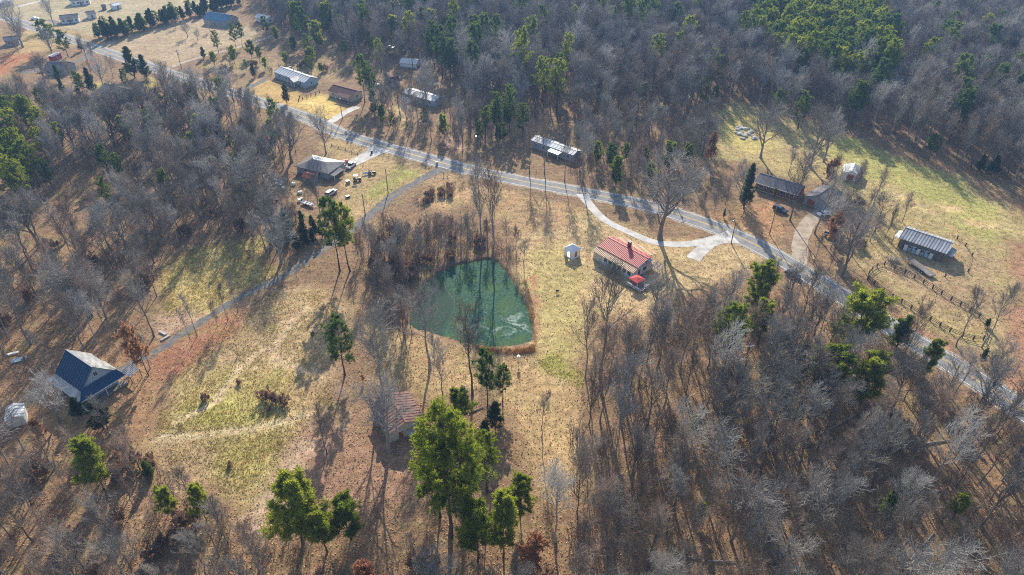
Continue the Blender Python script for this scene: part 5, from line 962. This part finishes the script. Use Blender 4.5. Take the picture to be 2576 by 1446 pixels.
for k, b, tp, lb, wd in EVER:
    x, y = G(*b); plant(k, x, y, max(1.5, height_of(*b, *tp)), lb, wide=wd)
# hedge of cedars along the far field
hz = smooth([G(*p) for p in [(248, 98), (285, 96), (330, 86), (380, 72), (430, 58), (480, 46), (530, 34), (560, 22), (600, 12)]], 3)
for r_ in range(2):
    for (x, y) in hz: plant(random.choice(['cedar', 'green_cedar', 'deep_pine']), x + random.uniform(-1.5, 1.5), y + r_ * 7 + random.uniform(-2, 2), random.uniform(6.5, 10), 'dark evergreen in the long hedge behind the far open field', 'evergreens of the far field hedge', 1.35)

# ---- woods: random stands; the nearest are trees of their own, the far remainder one mass
BARE, BRUSH, PINES = [], [], []
PINE_AREAS = [([(1870, 10), (2120, 10), (2170, 90), (2240, 180), (2215, 245), (2090, 250), (1960, 215), (1880, 150)], .8), ([(-260, 340), (0, 330), (130, 345), (150, 490), (0, 560), (-260, 600)], .6), ([(1500, 40), (1640, 30), (1650, 110), (1540, 130), (1500, 100)], .5)]
def stand(poly, sp, kinds, hr, label, grp, store, jit=.45, wide=(.8, 1.1), pond_gap=1.5, own=.9, skip=0.):
    W_ = np.array([G(*p) for p in poly]); x0, x1, y0, y1 = W_[:, 0].min(), W_[:, 0].max(), W_[:, 1].min(), W_[:, 1].max()
    gx, gy = np.meshgrid(np.arange(x0, x1, sp), np.arange(y0, y1, sp * .9)); gx = gx + (np.arange(gx.shape[0]) % 2)[:, None] * sp / 2
    gx = (gx + RNG.uniform(-jit, jit, gx.shape) * sp).ravel(); gy = (gy + RNG.uniform(-jit, jit, gy.shape) * sp).ravel(); ok = inside(gx, gy, W_)
    gx, gy = gx[ok], gy[ok]; ok = np.ones(len(gx), bool)
    for pts, d in WAYS: ok &= seg_dist(gx, gy, pts) > d
    sp_ = seg_dist(gx, gy, POND, True); ok &= ~inside(gx, gy, POND) & (sp_ > pond_gap)
    for cx, cy, cr in CLEAR: ok &= np.hypot(gx - cx, gy - cy) > cr
    for tx, ty, tr_, kd in list(TREES)[:220] + ([(q[0], q[1], 1., q[2]) for q in PINES] if store is not PINES else []):
        ok &= np.hypot(gx - tx, gy - ty) > max(.8, tr_ * own)
        if kinds[0][0] in ('tall', 'slim', 'sapling', 'oak') and own > .6 and 'pine' in kd: ok &= np.hypot((gx - tx) / 3.6, (gy - ty + 4.5) / 8.) > 1        # pines keep open ground on the near side
    if kinds[0][0] == 'tall':
        for pa, pr in PINE_AREAS: ok &= ~(inside(gx, gy, np.array([G(*p) for p in pa])) & (RNG.random(len(gx)) < pr))
    if skip: ok &= RNG.random(len(gx)) > skip
    ks, ws = zip(*kinds)
    for x, y in zip(gx[ok], gy[ok]): store.append((x, y, random.choices(ks, ws)[0], random.uniform(*hr), label, grp, random.uniform(*wide)))

stand([(380, 250), (520, 250), (700, 320), (740, 370), (600, 420), (420, 330)], 11, [('deep_pine', 3), ('young_pine', 4), ('cedar', 2)], (7, 13), 'green pine mixed into the upper left wood', 'pines mixed into the upper left wood', PINES)
stand([(150, 200), (330, 210), (360, 250), (300, 300), (150, 280)], 12, [('cedar', 3), ('deep_pine', 3)], (7, 12), 'dark evergreen near the shaded house at the upper left', 'evergreens near the shaded house', PINES)
stand([(150, 330), (420, 350), (640, 430), (600, 560), (300, 540), (150, 440)], 22, [('deep_pine', 3), ('young_pine', 2)], (10, 16), 'scattered green pine in the left-hand wood', 'pines scattered in the left wood', PINES)
stand([(1480, 990), (1900, 860), (2200, 960), (2500, 1150), (2500, 1400), (1500, 1400)], 26, [('young_pine', 3), ('green_cedar', 2)], (4, 8), 'small green pine in the understorey of the lower right wood', 'understorey pines of the lower right wood', PINES)
stand([(760, 60), (1300, 30), (1480, 120), (1480, 260), (1300, 280), (1100, 200), (900, 150)], 26, [('deep_pine', 4), ('pine', 2)], (18, 24), 'tall green pine rising among bare trees at the top centre', 'pines rising at the top centre', PINES)
stand([(1500, 130), (1850, 60), (1900, 200), (1800, 250), (1560, 260)], 28, [('deep_pine', 3), ('pine', 3)], (16, 22), 'green pine rising among bare trees above the sunny field', 'pines rising above the sunny field', PINES)
stand([(-200, 300), (120, 290), (160, 340), (0, 345), (-200, 350)], 10, [('deep_pine', 2), ('pine', 3)], (12, 17), 'green pine at the top of the left edge stand', 'pines at the top of the left edge stand', PINES)
stand([(1230, 340), (1290, 320), (1330, 345), (1320, 410), (1250, 385)], 8, [('deep_pine', 4), ('young_pine', 1)], (9, 14), 'green pine in the roadside clump in the middle distance', 'pines of the middle roadside clump', PINES)
stand([(690, 560), (760, 540), (830, 590), (830, 640), (760, 640), (690, 610)], 4.2, [('cedar', 5), ('green_cedar', 1)], (4, 7), 'dark evergreen scrub tree below the junk yard', 'evergreen scrub below the junk yard', PINES, wide=(1.1, 1.4))
stand([(-260, 340), (0, 330), (130, 345), (150, 490), (0, 560), (-260, 600)], 8.5, [('pine', 3), ('deep_pine', 1)], (13, 18), 'yellow-green pine in the stand at the left edge', 'pines of the left edge stand', PINES)
stand([(1870, 10), (2120, 10), (2170, 90), (2240, 180), (2215, 245), (2090, 250), (1960, 215), (1880, 150)], 7.5, [('pine', 4), ('deep_pine', 2)], (19, 25), 'green pine in the large stand at the upper right', 'pines of the upper right stand', PINES)
stand([(1500, 40), (1640, 30), (1650, 110), (1540, 130), (1500, 100)], 13, [('pine', 2), ('deep_pine', 2)], (19, 24), 'green pine in the small cluster at the top centre', 'pines of the top centre cluster', PINES)
stand([(2100, 60), (2700, 60), (2700, 430), (2500, 400), (2300, 330), (2100, 250)], 24, [('pine', 2), ('deep_pine', 3), ('cedar', 1)], (17, 23), 'single green pine scattered through the upper right wood', 'pines scattered in the upper right wood', PINES)
stand([(700, 60), (900, 70), (1150, 60), (1150, 150), (1000, 200), (860, 160), (720, 110)], 20, [('deep_pine', 3), ('pine', 1), ('young_pine', 2)], (12, 20), 'green pine scattered through the wood behind the far homes', 'pines scattered behind the far homes', PINES)
stand([(480, 160), (640, 140), (790, 150), (860, 165), (860, 195), (720, 180), (640, 190), (560, 200)], 11, [('young_pine', 5), ('cedar', 1), ('deep_pine', 3)], (4, 9), 'small evergreen in the brushy slope above the road', 'small evergreens above the road', PINES, wide=(1., 1.3))
stand([(930, 285), (1020, 310), (1130, 340), (1300, 375), (1300, 395), (1120, 365), (930, 312)], 9, [('deep_pine', 4), ('cedar', 1), ('young_pine', 2)], (6, 11), 'evergreen on the shaded roadside below the far homes', 'evergreens on the shaded roadside', PINES)
stand([(1480, 400), (1620, 390), (1760, 400), (1700, 470), (1560, 478), (1490, 455)], 11, [('deep_pine', 2), ('young_pine', 3)], (7, 12), 'green pine in the roadside wood beside the sunny field', 'roadside pines beside the sunny field', PINES)
W1, W2 = [('tall', 8), ('slim', 3), ('oak', 1)], [('tall', 4), ('slim', 4), ('sapling', 3)]
stand([(1440, 1010), (1490, 960), (1560, 905), (1640, 880), (1720, 860), (1800, 810), (1930, 790), (2040, 815), (2170, 890), (2300, 905), (2420, 975), (2640, 1110), (2760, 1500), (2700, 1640), (1360, 1640), (1390, 1380), (1450, 1240), (1478, 1120)], 6.3, [('tall', 8), ('slim', 4), ('sapling', 3), ('oak', .6)], (13, 20), 'bare grey tree in the dense wood filling the lower right', 'trees of the lower right wood', BARE, wide=(.75, 1.05))
stand([(1520, 900), (1600, 850), (1720, 810), (1830, 740), (1930, 710), (2000, 740), (1980, 800), (1800, 830), (1560, 920)], 6.4, [('sapling', 4), ('slim', 3)], (7, 12), 'slender bare tree on the wood edge below the red-roofed house', 'trees on the edge below the red-roofed house', BARE)
stand([(-160, 1130), (60, 1150), (200, 1140), (330, 1150), (430, 1220), (560, 1295), (640, 1310), (700, 1370), (900, 1410), (1050, 1390), (1100, 1450), (1130, 1640), (-160, 1640)], 5.8, [('tall', 4), ('slim', 4), ('sapling', 4), ('leafy', 1.0)], (9, 15), 'bare tree in the thin brown wood along the lower left', 'trees of the lower left wood', BARE)
stand([(1090, 1280), (1180, 1240), (1330, 1270), (1400, 1400), (1380, 1640), (1090, 1640)], 7, [('tall', 3), ('slim', 3), ('leafy', .6)], (10, 15), 'bare tree among the pines at the bottom centre', 'bare trees among the bottom pines', BARE)
stand([(890, 640), (950, 615), (1020, 600), (1090, 590), (1160, 590), (1230, 610), (1290, 630), (1322, 670), (1325, 730), (1300, 700), (1240, 650), (1120, 670), (1050, 740), (1025, 830), (1005, 850), (975, 790), (930, 700)], 4.0, [('sapling', 5), ('slim', 5), ('tall', .6)], (7, 12), 'slender bare tree crowding the left and far banks of the pond', 'trees around the pond', BARE, pond_gap=3.2, own=.5)
stand([(1000, 820), (1030, 800), (1050, 850), (1040, 890), (1010, 880)], 3.0, [('slim', 3), ('sapling', 2)], (9, 14), 'dark slender tree at the near left corner of the pond', 'trees at the near left pond corner', BARE, pond_gap=.6, own=.4)
stand([(0, 600), (180, 580), (300, 560), (430, 600), (420, 680), (390, 760), (330, 800), (360, 850), (230, 860), (100, 800), (-160, 860), (-160, 620)], 6.8, [('tall', 5), ('slim', 2), ('oak', 1.6), ('sapling', 2)], (11, 17), 'bare tree in the open grove above the steep blue-roofed house', 'trees of the grove above the blue-roofed house', BARE, skip=.1)
stand([(300, 560), (440, 480), (560, 470), (650, 500), (760, 560), (830, 620), (800, 640), (700, 680), (640, 600), (520, 605), (420, 640)], 5.6, W1, (11, 17), 'bare tree in the wood between the junk yard and the golden meadow', 'trees below the junk yard', BARE)
LB = 'bare tree in the broad wood covering the upper left'
stand([(-260, 290), (0, 290), (90, 270), (200, 310), (330, 320), (420, 255), (520, 262), (640, 305), (735, 350), (780, 385), (720, 420), (700, 440), (640, 470), (560, 470), (440, 480), (320, 400), (180, 450), (60, 520), (-260, 620)], 5.6, W1, (12, 18), LB, 'trees of the upper left wood', BARE)
stand([(140, 470), (300, 405), (310, 425), (150, 500)], 6, [('slim', 1)], (12, 16), 'thin straight tree at the edge of the left clearing', 'thin trees by the left clearing', BARE, wide=(.5, .7))
stand([(20, 100), (130, 130), (220, 150), (330, 190), (300, 240), (200, 250), (60, 200)], 12, [('oak', 3), ('tall', 3), ('cedar', 1), ('sapling', 2)], (7, 12), 'garden tree among the far houses at the upper left', 'garden trees at the upper left', BARE, skip=.35)
UF = [(640, -40), (2760, -40), (2760, 560), (2560, 470), (2440, 425), (2330, 395), (2220, 345), (2100, 318), (1960, 285), (1850, 255), (1790, 262), (1740, 300), (1680, 310), (1560, 300), (1480, 315), (1400, 300), (1290, 290), (1180, 240), (1120, 190), (1000, 175), (900, 150), (820, 110), (700, 80)]
LU = 'bare grey tree in the vast wood across the top'
stand(UF, 5.8, [('tall', 10), ('slim', 3), ('oak', .8)], (14, 20), LU, 'trees of the upper wood', BARE, wide=(.8, 1.1))
stand([(940, 250), (1000, 255), (1120, 290), (1180, 300), (1300, 340), (1310, 400), (1180, 385), (1000, 335), (930, 300)], 5.4, [('tall', 3), ('slim', 3), ('sapling', 3)], (9, 15), 'bare tree in the wood strip between the far homes and the road', 'trees between the far homes and the road', BARE, skip=.1)
stand([(1440, 330), (1560, 320), (1680, 320), (1780, 340), (1790, 400), (1720, 450), (1640, 480), (1540, 478), (1470, 455), (1450, 410)], 6.2, [('tall', 3), ('slim', 5), ('sapling', 3)], (11, 16), 'slender bare tree in the wood between the mobile home and the sunny field', 'trees beside the sunny field', BARE)
stand([(1720, 470), (1790, 440), (1860, 440), (1880, 500), (1820, 520)], 9, [('sapling', 2), ('slim', 1), ('oak', 1)], (7, 11), 'bare tree in the yard between the wood and the ranch house', 'yard trees by the ranch house', BARE)
stand([(1960, 440), (2080, 430), (2200, 480), (2300, 560), (2240, 600), (2160, 650), (2100, 640), (2010, 560)], 9.5, [('tall', 4), ('sapling', 4), ('oak', 1), ('leafy', .8)], (8, 14), 'bare tree in the grove around the ranch house and garage', 'trees around the ranch house', BARE)
stand([(2040, 640), (2110, 680), (2180, 740), (2120, 720), (2060, 690)], 6, [('sapling', 2), ('slim', 2), ('leafy', .5)], (7, 11), 'bare tree between the sandy drive and the roadside fence', 'trees by the roadside fence', BARE)
stand([(2380, 930), (2480, 990), (2640, 1100), (2640, 1060), (2520, 975), (2420, 905)], 9, [('sapling', 3), ('slim', 1)], (6, 9), 'bare sapling on the far verge of the road at the right', 'saplings on the right road verge', BARE)
stand([(780, 1000), (920, 990), (1000, 1090), (900, 1080), (830, 1060)], 10, [('sapling', 2), ('slim', 1)], (6, 9), 'bare sapling between the meadow and the cabin', 'saplings by the cabin', BARE)
stand([(-160, 870), (120, 850), (330, 860), (400, 900), (330, 1010), (300, 1100), (60, 1140), (-160, 1120)], 9.5, [('tall', 3), ('slim', 2), ('sapling', 2), ('oak', 1)], (9, 14), 'bare tree standing near the steep blue-roofed house', 'trees about the blue-roofed house', BARE, skip=.25)
stand([(470, 225), (560, 240), (680, 285), (760, 320), (740, 350), (640, 305), (520, 262), (440, 250)], 7, [('sapling', 3), ('slim', 2)], (7, 11), 'bare tree on the near verge of the far road', 'trees on the near verge of the far road', BARE, skip=.2)
# undergrowth
stand([(1450, 1000), (1540, 850), (1900, 730), (2060, 770), (2300, 920), (2640, 1120), (2760, 1640), (1360, 1640), (1440, 1240)], 5.2, [('brush', 1)], (2.2, 4.5), 'bare brushwood in the lower right wood', 'brushwood of the lower right wood', BRUSH, wide=(.9, 1.4), skip=.2)
stand([(-160, 1150), (330, 1120), (560, 1285), (900, 1410), (1380, 1400), (1380, 1640), (-160, 1640)], 4.6, [('brush', 6), ('bush', 1)], (2, 4.2), 'bare brushwood in the lower left wood', 'brushwood of the lower left wood', BRUSH, wide=(.9, 1.4), skip=.15)
stand([(890, 620), (1080, 560), (1180, 560), (1320, 650), (1240, 648), (1120, 660), (1040, 740), (1020, 830), (980, 800), (930, 700)], 3.6, [('brush', 4), ('bush', 1)], (2, 4), 'purplish brushwood crowding the pond banks', 'brushwood around the pond', BRUSH, wide=(.9, 1.3), own=.3, pond_gap=2.2)
stand([(1040, 505), (1090, 475), (1180, 460), (1140, 490), (1060, 525)], 2.2, [('brush', 3), ('bush', 2)], (1.2, 2), 'low bramble hedge along the gravel drive mouth', 'bramble hedge by the gravel drive', BRUSH, wide=(1.2, 1.5))
stand([(-160, 620), (300, 580), (640, 470), (800, 600), (700, 690), (430, 620), (400, 760), (200, 850), (-160, 860)], 6.5, [('brush', 4), ('bush', 1)], (2, 4), 'bare brushwood in the left-hand woods', 'brushwood of the left woods', BRUSH, skip=.3)
stand([(930, 270), (1180, 300), (1310, 350), (1780, 350), (1700, 475), (1470, 460), (1300, 400), (940, 310)], 6.5, [('brush', 1)], (2, 4), 'bare brushwood beyond the road', 'brushwood beyond the road', BRUSH, skip=.3)
stand(UF, 7.5, [('brush', 1)], (2.5, 5), 'bare brushwood in the upper wood', 'brushwood of the upper wood', BRUSH, wide=(1., 1.5), skip=.2)
stand([(-260, 290), (200, 310), (420, 260), (740, 360), (640, 470), (440, 480), (60, 520), (-260, 620)], 6.0, [('brush', 1)], (2, 4.5), 'bare brushwood in the upper left wood', 'brushwood of the upper left wood', BRUSH, wide=(1., 1.5), skip=.2)
stand([(480, 165), (860, 165), (900, 190), (700, 190), (560, 205)], 6, [('brush', 3), ('bush', 1)], (1.5, 3), 'brown brush on the slope above the road', 'brush on the slope above the road', BRUSH, skip=.3)
stand([(2160, 740), (2300, 830), (2420, 900), (2330, 850), (2200, 780)], 4, [('brush', 1), ('bush', 1)], (1, 2), 'dry brush along the verge below the roadside fence', 'brush on the fence verge', BRUSH, skip=.5)
stand([(2060, 480), (2260, 520), (2240, 620), (2120, 660), (2040, 600)], 6, [('brush', 2), ('bush', 1)], (1.5, 3), 'brown brush around the ranch house grove', 'brush around the ranch house', BRUSH, skip=.4)
stand([(420, 980), (600, 860), (820, 760), (820, 1000), (700, 1160), (560, 1240), (420, 1120)], 9, [('bush', 2), ('brush', 1)], (.8, 1.6), 'small brown weed clump in the meadow', 'weed clumps in the meadow', BRUSH, skip=.55)

PROTO = bpy.data.collections.new('wood_variants')     # shared variants for the far mass of woods
PIDX = {}
for kd in LIB:
    for i, (a, b, H) in enumerate(LIB[kd]):
        for me_, sfx in ((a, 'a'), (b, 'b')): pass
        V, F, o = [], [], 0
        j = bpy.data.meshes.new('wood_variant'); import bmesh
        bm = bmesh.new(); bm.from_mesh(a); n0 = len(bm.faces); bm.from_mesh(b); bm.faces.ensure_lookup_table()
        for f_ in bm.faces[n0:]: f_.material_index = 1
        bm.to_mesh(j); bm.free(); j.materials.append(a.materials[0]); j.materials.append(b.materials[0])
        o_ = bpy.data.objects.new('v%03d' % len(PIDX), j); PROTO.objects.link(o_); PIDX[(kd, i)] = len(PIDX)
def mass(name, label, items):
    n = len(items); V = np.array([(x, y, 0) for x, y, *_ in items], np.float32); me = bpy.data.meshes.new(name); me.vertices.add(n); me.vertices.foreach_set('co', V.ravel())
    vid, sc, rz = np.empty(n, np.int32), np.empty((n, 3), np.float32), np.empty((n, 3), np.float32)
    for k, (x, y, kd, h, lb, gr, wd) in enumerate(items):
        i = random.randrange(len(LIB[kd])); s = h / LIB[kd][i][2]; vid[k] = PIDX[(kd, i)]; sc[k] = (s * wd, s * wd, s); rz[k] = (0, 0, random.uniform(0, 6.28))
    a = me.attributes.new('vid', 'INT', 'POINT'); a.data.foreach_set('value', vid)
    a = me.attributes.new('siz', 'FLOAT_VECTOR', 'POINT'); a.data.foreach_set('vector', sc.ravel()); a = me.attributes.new('rot', 'FLOAT_VECTOR', 'POINT'); a.data.foreach_set('vector', rz.ravel())
    o = link(name, me); tag(o, label, kind='stuff'); g = bpy.data.node_groups.new(name, 'GeometryNodeTree'); N, L = g.nodes, g.links
    g.interface.new_socket('Geometry', in_out='INPUT', socket_type='NodeSocketGeometry'); g.interface.new_socket('Geometry', in_out='OUTPUT', socket_type='NodeSocketGeometry')
    gi, go = N.new('NodeGroupInput'), N.new('NodeGroupOutput'); mp = N.new('GeometryNodeMeshToPoints'); ip = N.new('GeometryNodeInstanceOnPoints'); ci = N.new('GeometryNodeCollectionInfo')
    ci.inputs[0].default_value = PROTO; ci.inputs['Separate Children'].default_value = True; ci.inputs['Reset Children'].default_value = True; ip.inputs['Pick Instance'].default_value = True
    def attr(nm, ty):
        q = N.new('GeometryNodeInputNamedAttribute'); q.data_type = ty; q.inputs['Name'].default_value = nm; return q.outputs[0]
    L.new(gi.outputs[0], mp.inputs[0]); L.new(mp.outputs[0], ip.inputs['Points']); L.new(ci.outputs[0], ip.inputs['Instance']); L.new(attr('vid', 'INT'), ip.inputs['Instance Index'])
    e2r = N.new('FunctionNodeEulerToRotation'); L.new(attr('rot', 'FLOAT_VECTOR'), e2r.inputs[0]); L.new(e2r.outputs[0], ip.inputs['Rotation']); L.new(attr('siz', 'FLOAT_VECTOR'), ip.inputs['Scale']); L.new(ip.outputs[0], go.inputs[0])
    m = o.modifiers.new('scatter', 'NODES'); m.node_group = g; return o
def seen(x, y):
    d = y * math.cos(PITCH) + CAM_H * math.sin(PITCH); u = x / d * FPX; v = (y * math.sin(PITCH) - CAM_H * math.cos(PITCH)) / d * FPX
    return abs(u) < PW / 2 + 20 and v > -PH / 2 - 60 and v < PH / 2 + 10
def settle(items, limit, mass_name, mass_label):
    dist = lambda q: math.hypot(q[0], q[1], CAM_H) - 2.2 * q[3]
    vis = sorted([q for q in items if seen(q[0], q[1])], key=dist); near, far = vis[:limit], vis[limit:] + [q for q in items if not seen(q[0], q[1])]
    adj = {'tall': 'full-crowned', 'slim': 'narrow-crowned', 'oak': 'wide-spreading', 'sapling': 'young', 'leafy': 'rusty-leaved', 'pine': 'bright', 'deep_pine': 'deep', 'young_pine': 'small bright', 'cedar': 'dark', 'green_cedar': 'pointed', 'brush': '', 'bush': 'leafy'}
    for x, y, kd, h, lb, gr, wd in near: plant(kd, x, y, h, (adj[kd] + ' ' + (lb.replace('bare ', '') if kd == 'leafy' else lb)).strip(), gr, wd)
    if far: mass(mass_name, mass_label, far)
print('trees', len(BARE), 'brush', len(BRUSH), 'pines', len(PINES), 'heroes', len(TREES))
settle([q for q in BARE if q[2] in ('tall', 'slim', 'oak')], 235, 'forest', 'far mass of bare winter woods')
settle([q for q in BARE if q[2] not in ('tall', 'slim', 'oak')], 220, 'far_saplings_forest', 'mass of thin bare saplings in the woods')
settle(PINES, 200, 'far_pine_forest', 'mass of distant pines in the upper woods')
settle(BRUSH, 230, 'undergrowth', 'tangled bare undergrowth of the woods')

# ------------------------------------------------------------------ grasses, reeds, logs, stones
def tufts(name, label, poly, dens, mat, hgt, wd, k, lean=.5):
    W_ = [G(*p) for p in poly]; A = np.array(W_); x0, x1, y0, y1 = A[:, 0].min(), A[:, 0].max(), A[:, 1].min(), A[:, 1].max(); n = int((x1 - x0) * (y1 - y0) * dens)
    x, y = RNG.uniform(x0, x1, n), RNG.uniform(y0, y1, n); ok = inside(x, y, W_)
    for pts, d in WAYS: ok &= seg_dist(x, y, pts) > d - .6
    ok &= RNG.random(n) < .35 + .65 * (.5 + .5 * np.sin(x * .45 + 2 * np.sin(y * .3))) ** .7
    for ln_, c_, w_ in PISTES: ok &= seg_dist(x, y, smooth([G(*p) for p in ln_], 4)) > w_
    x, y = x[ok], y[ok]; n = len(x); C = np.stack([x, y, np.zeros(n)], -1); D = norm(RNG.normal(0, lean, (n, k, 3)) + np.array([.15, -.1, 1.2])); S = norm(np.cross(D, RNG.normal(size=(n, k, 3))))
    L_ = hgt * RNG.uniform(.5, 1.3, (n, k, 1)); c = C[:, None] + RNG.normal(0, .16, (n, k, 3)) * np.array([1, 1, 0]); V = np.stack([c - S * wd, c + S * wd, c + D * L_], 2).reshape(-1, 3)
    tag(link(name, np_mesh(name, V, [np.arange(n * k * 3).reshape(-1, 3)], mat)), label, kind='stuff')
M1 = [(400, 665), (520, 615), (660, 603), (700, 690), (640, 722), (520, 782), (412, 800)]
M2 = [(430, 960), (540, 835), (680, 745), (825, 725), (860, 800), (830, 900), (838, 1000), (770, 1075), (700, 1160), (600, 1255), (440, 1190), (385, 1100)]
tufts('meadow_grass', 'tall golden dry grass of the upper meadow', M1, 5., 'straw', .55, .05, 4); tufts('meadow_grass', 'rough dry grass of the big meadow', M2, 4.2, 'straw', .42, .05, 4)
tufts('green_grass', 'greener tufts in the meadow by the track', [(400, 1030), (520, 1000), (650, 1030), (720, 1045), (620, 1080), (500, 1095), (540, 1180), (600, 1240), (700, 1150), (720, 1090), (410, 1090)], 4., 'straw_green', .4, .05, 4)
tufts('green_grass', 'green weeds by the ditch below the pond', [(1345, 905), (1400, 892), (1465, 930), (1475, 975), (1430, 968), (1380, 940)], 6., 'straw_green', .35, .05, 4)
tufts('pond_reeds', 'reddish brown reeds along the near shore of the pond', [(1190, 868), (1235, 876), (1312, 878), (1345, 866), (1345, 886), (1300, 892), (1225, 890)], 26., 'reed', 1.0, .035, 4, .22)
tufts('pond_reeds', 'thin brown reeds on the right bank of the pond', [(1322, 700), (1334, 740), (1346, 800), (1352, 870), (1343, 872), (1336, 810), (1326, 750), (1314, 710)], 9., 'reed', .6, .04, 4, .3)
tufts('field_grass', 'rough straw grass along the field edge', [(640, 150), (780, 165), (860, 175), (840, 200), (700, 195), (640, 180), (480, 170), (520, 160)], 1.6, 'straw', .6, .07, 3)
m_, nt_, b_ = new_mat('fallen_leaf'); gi_ = nt_.nodes.new('ShaderNodeNewGeometry'); cr_ = nt_.nodes.new('ShaderNodeValToRGB'); cr_.color_ramp.elements[0].color = (.24, .14, .085, 1); cr_.color_ramp.elements[1].color = (.56, .38, .2, 1)
e_ = cr_.color_ramp.elements.new(.55); e_.color = (.36, .20, .10, 1); nt_.links.new(gi_.outputs['Random Per Island'], cr_.inputs[0]); nt_.links.new(cr_.outputs[0], b_.inputs['Base Color']); b_.inputs['Roughness'].default_value = .9; b_.inputs['Specular IOR Level'].default_value = .1
def litter(n):
    y = 55 + 190 * RNG.random(n) ** 1.15; x = RNG.uniform(-1, 1, n) * (y * .82 + 60); ok = ~inside(x, y, POND) & (seg_dist(x, y, POND, True) > 1.2)
    for pts, d in WAYS: ok &= seg_dist(x, y, pts) > d - (.9 if d > 2.6 else 1.1)
    for cx, cy, cr in CLEAR: ok &= np.hypot(x - cx, y - cy) > cr * .62
    den = .5 + .5 * np.sin(x * .31 + 2.1 * np.sin(y * .23)) * np.sin(y * .27 + 1.7 * np.sin(x * .19)); ok &= RNG.random(n) < .3 + .7 * den
    x, y = x[ok], y[ok]; n = len(x); a = RNG.random(n) * 6.28; s_ = RNG.uniform(.07, .2, n); c_, d_ = np.cos(a) * s_, np.sin(a) * s_; z = RNG.uniform(.02, .06, n); t1, t2 = RNG.normal(0, .05, n), RNG.normal(0, .05, n)
    V = np.stack([np.stack([x + c_, y + d_, z + .05 + t1], -1), np.stack([x - d_ * .7, y + c_ * .7, z + .05 + t2], -1), np.stack([x - c_, y - d_, z + .05 - t1], -1), np.stack([x + d_ * .7, y - c_ * .7, z + .05 - t2], -1)], 1).reshape(-1, 3)
    tag(link('fallen_leaves', np_mesh('fallen_leaves', V, [np.arange(n * 4).reshape(-1, 4)], 'fallen_leaf')), 'brown fallen leaves strewn over lawns and woods', kind='stuff')
litter(260000)
def logobj(p, q, r, lab):
    a, b = G(*p), G(*q); o = MB().tube([(0, 0, r), ((b[0] - a[0]) * .5, (b[1] - a[1]) * .5, r * 1.1), (b[0] - a[0], b[1] - a[1], r)], [r, r * .85, r * .5], 7).build('fallen_log', 'log'); o.location = (*a, 0); tag(o, lab, 'log', 'fallen logs in the lower wood')
for k, (p, q) in enumerate([((1700, 1400), (1760, 1405)), ((2080, 1200), (2130, 1186)), ((1780, 1412), (1850, 1414)), ((2060, 1095), (2150, 1045)), ((2290, 1410), (2350, 1340)), ((2320, 1118), (2390, 1108)), ((1180, 1040), (1215, 1025))]):
    logobj(p, q, .2, ['fallen log lying flat in the bottom centre wood', 'pale fallen log near the spreading pines', 'longer fallen log in the bottom wood', 'fallen log slanting below the roadside pines', 'steeply slanting fallen log at the bottom right', 'short fallen log in the right-hand wood', 'thin fallen log beside the cabin'][k])
rk = [T(2, 0, zx, zy) for zx, zy in ((2270, 1310), (2310, 1330), (2350, 1300), (2290, 1350), (2380, 1350), (2420, 1370), (2340, 1370), (2400, 1330), (2290, 1290), (2440, 1395), (2320, 1395), (2265, 1340))]
for k, p in enumerate(rk):
    rg = np.random.default_rng(k); import bmesh
    bm = bmesh.new(); bmesh.ops.create_icosphere(bm, subdivisions=2, radius=1)
    for v in bm.verts: v.co *= 1 + rg.normal(0, .13); v.co.z *= .55
    me_ = bpy.data.meshes.new('boulder'); bm.to_mesh(me_); bm.free(); me_.materials.append(MATS['rock'])
    o = link('boulder', me_, None, (*G(*p), .2)); s = rg.uniform(.5, 1.3); o.scale = (s * 1.3, s, s); o.rotation_euler = (0, 0, rg.random() * 6); tag(o, 'pale boulder in the heap on the sunny field', 'boulder', 'boulders heaped in the field')

# ------------------------------------------------------------------ haze over the valley
HAZE = 0.0002
if HAZE:
    m = bpy.data.materials.new('haze'); m.use_nodes = True; nt = m.node_tree; nt.nodes.remove(nt.nodes['Principled BSDF']); pv = nt.nodes.new('ShaderNodeVolumePrincipled')
    pv.inputs['Color'].default_value = (.30, .55, 1., 1); pv.inputs['Density'].default_value = HAZE; pv.inputs['Anisotropy'].default_value = .2; nt.links.new(pv.outputs[0], nt.nodes['Material Output'].inputs['Volume']); MATS['haze'] = m
    tag(MB().box(-700, 700, -60, 900, -3, 118).build('haze', 'haze'), 'thin blue winter haze over the valley', kind='stuff')
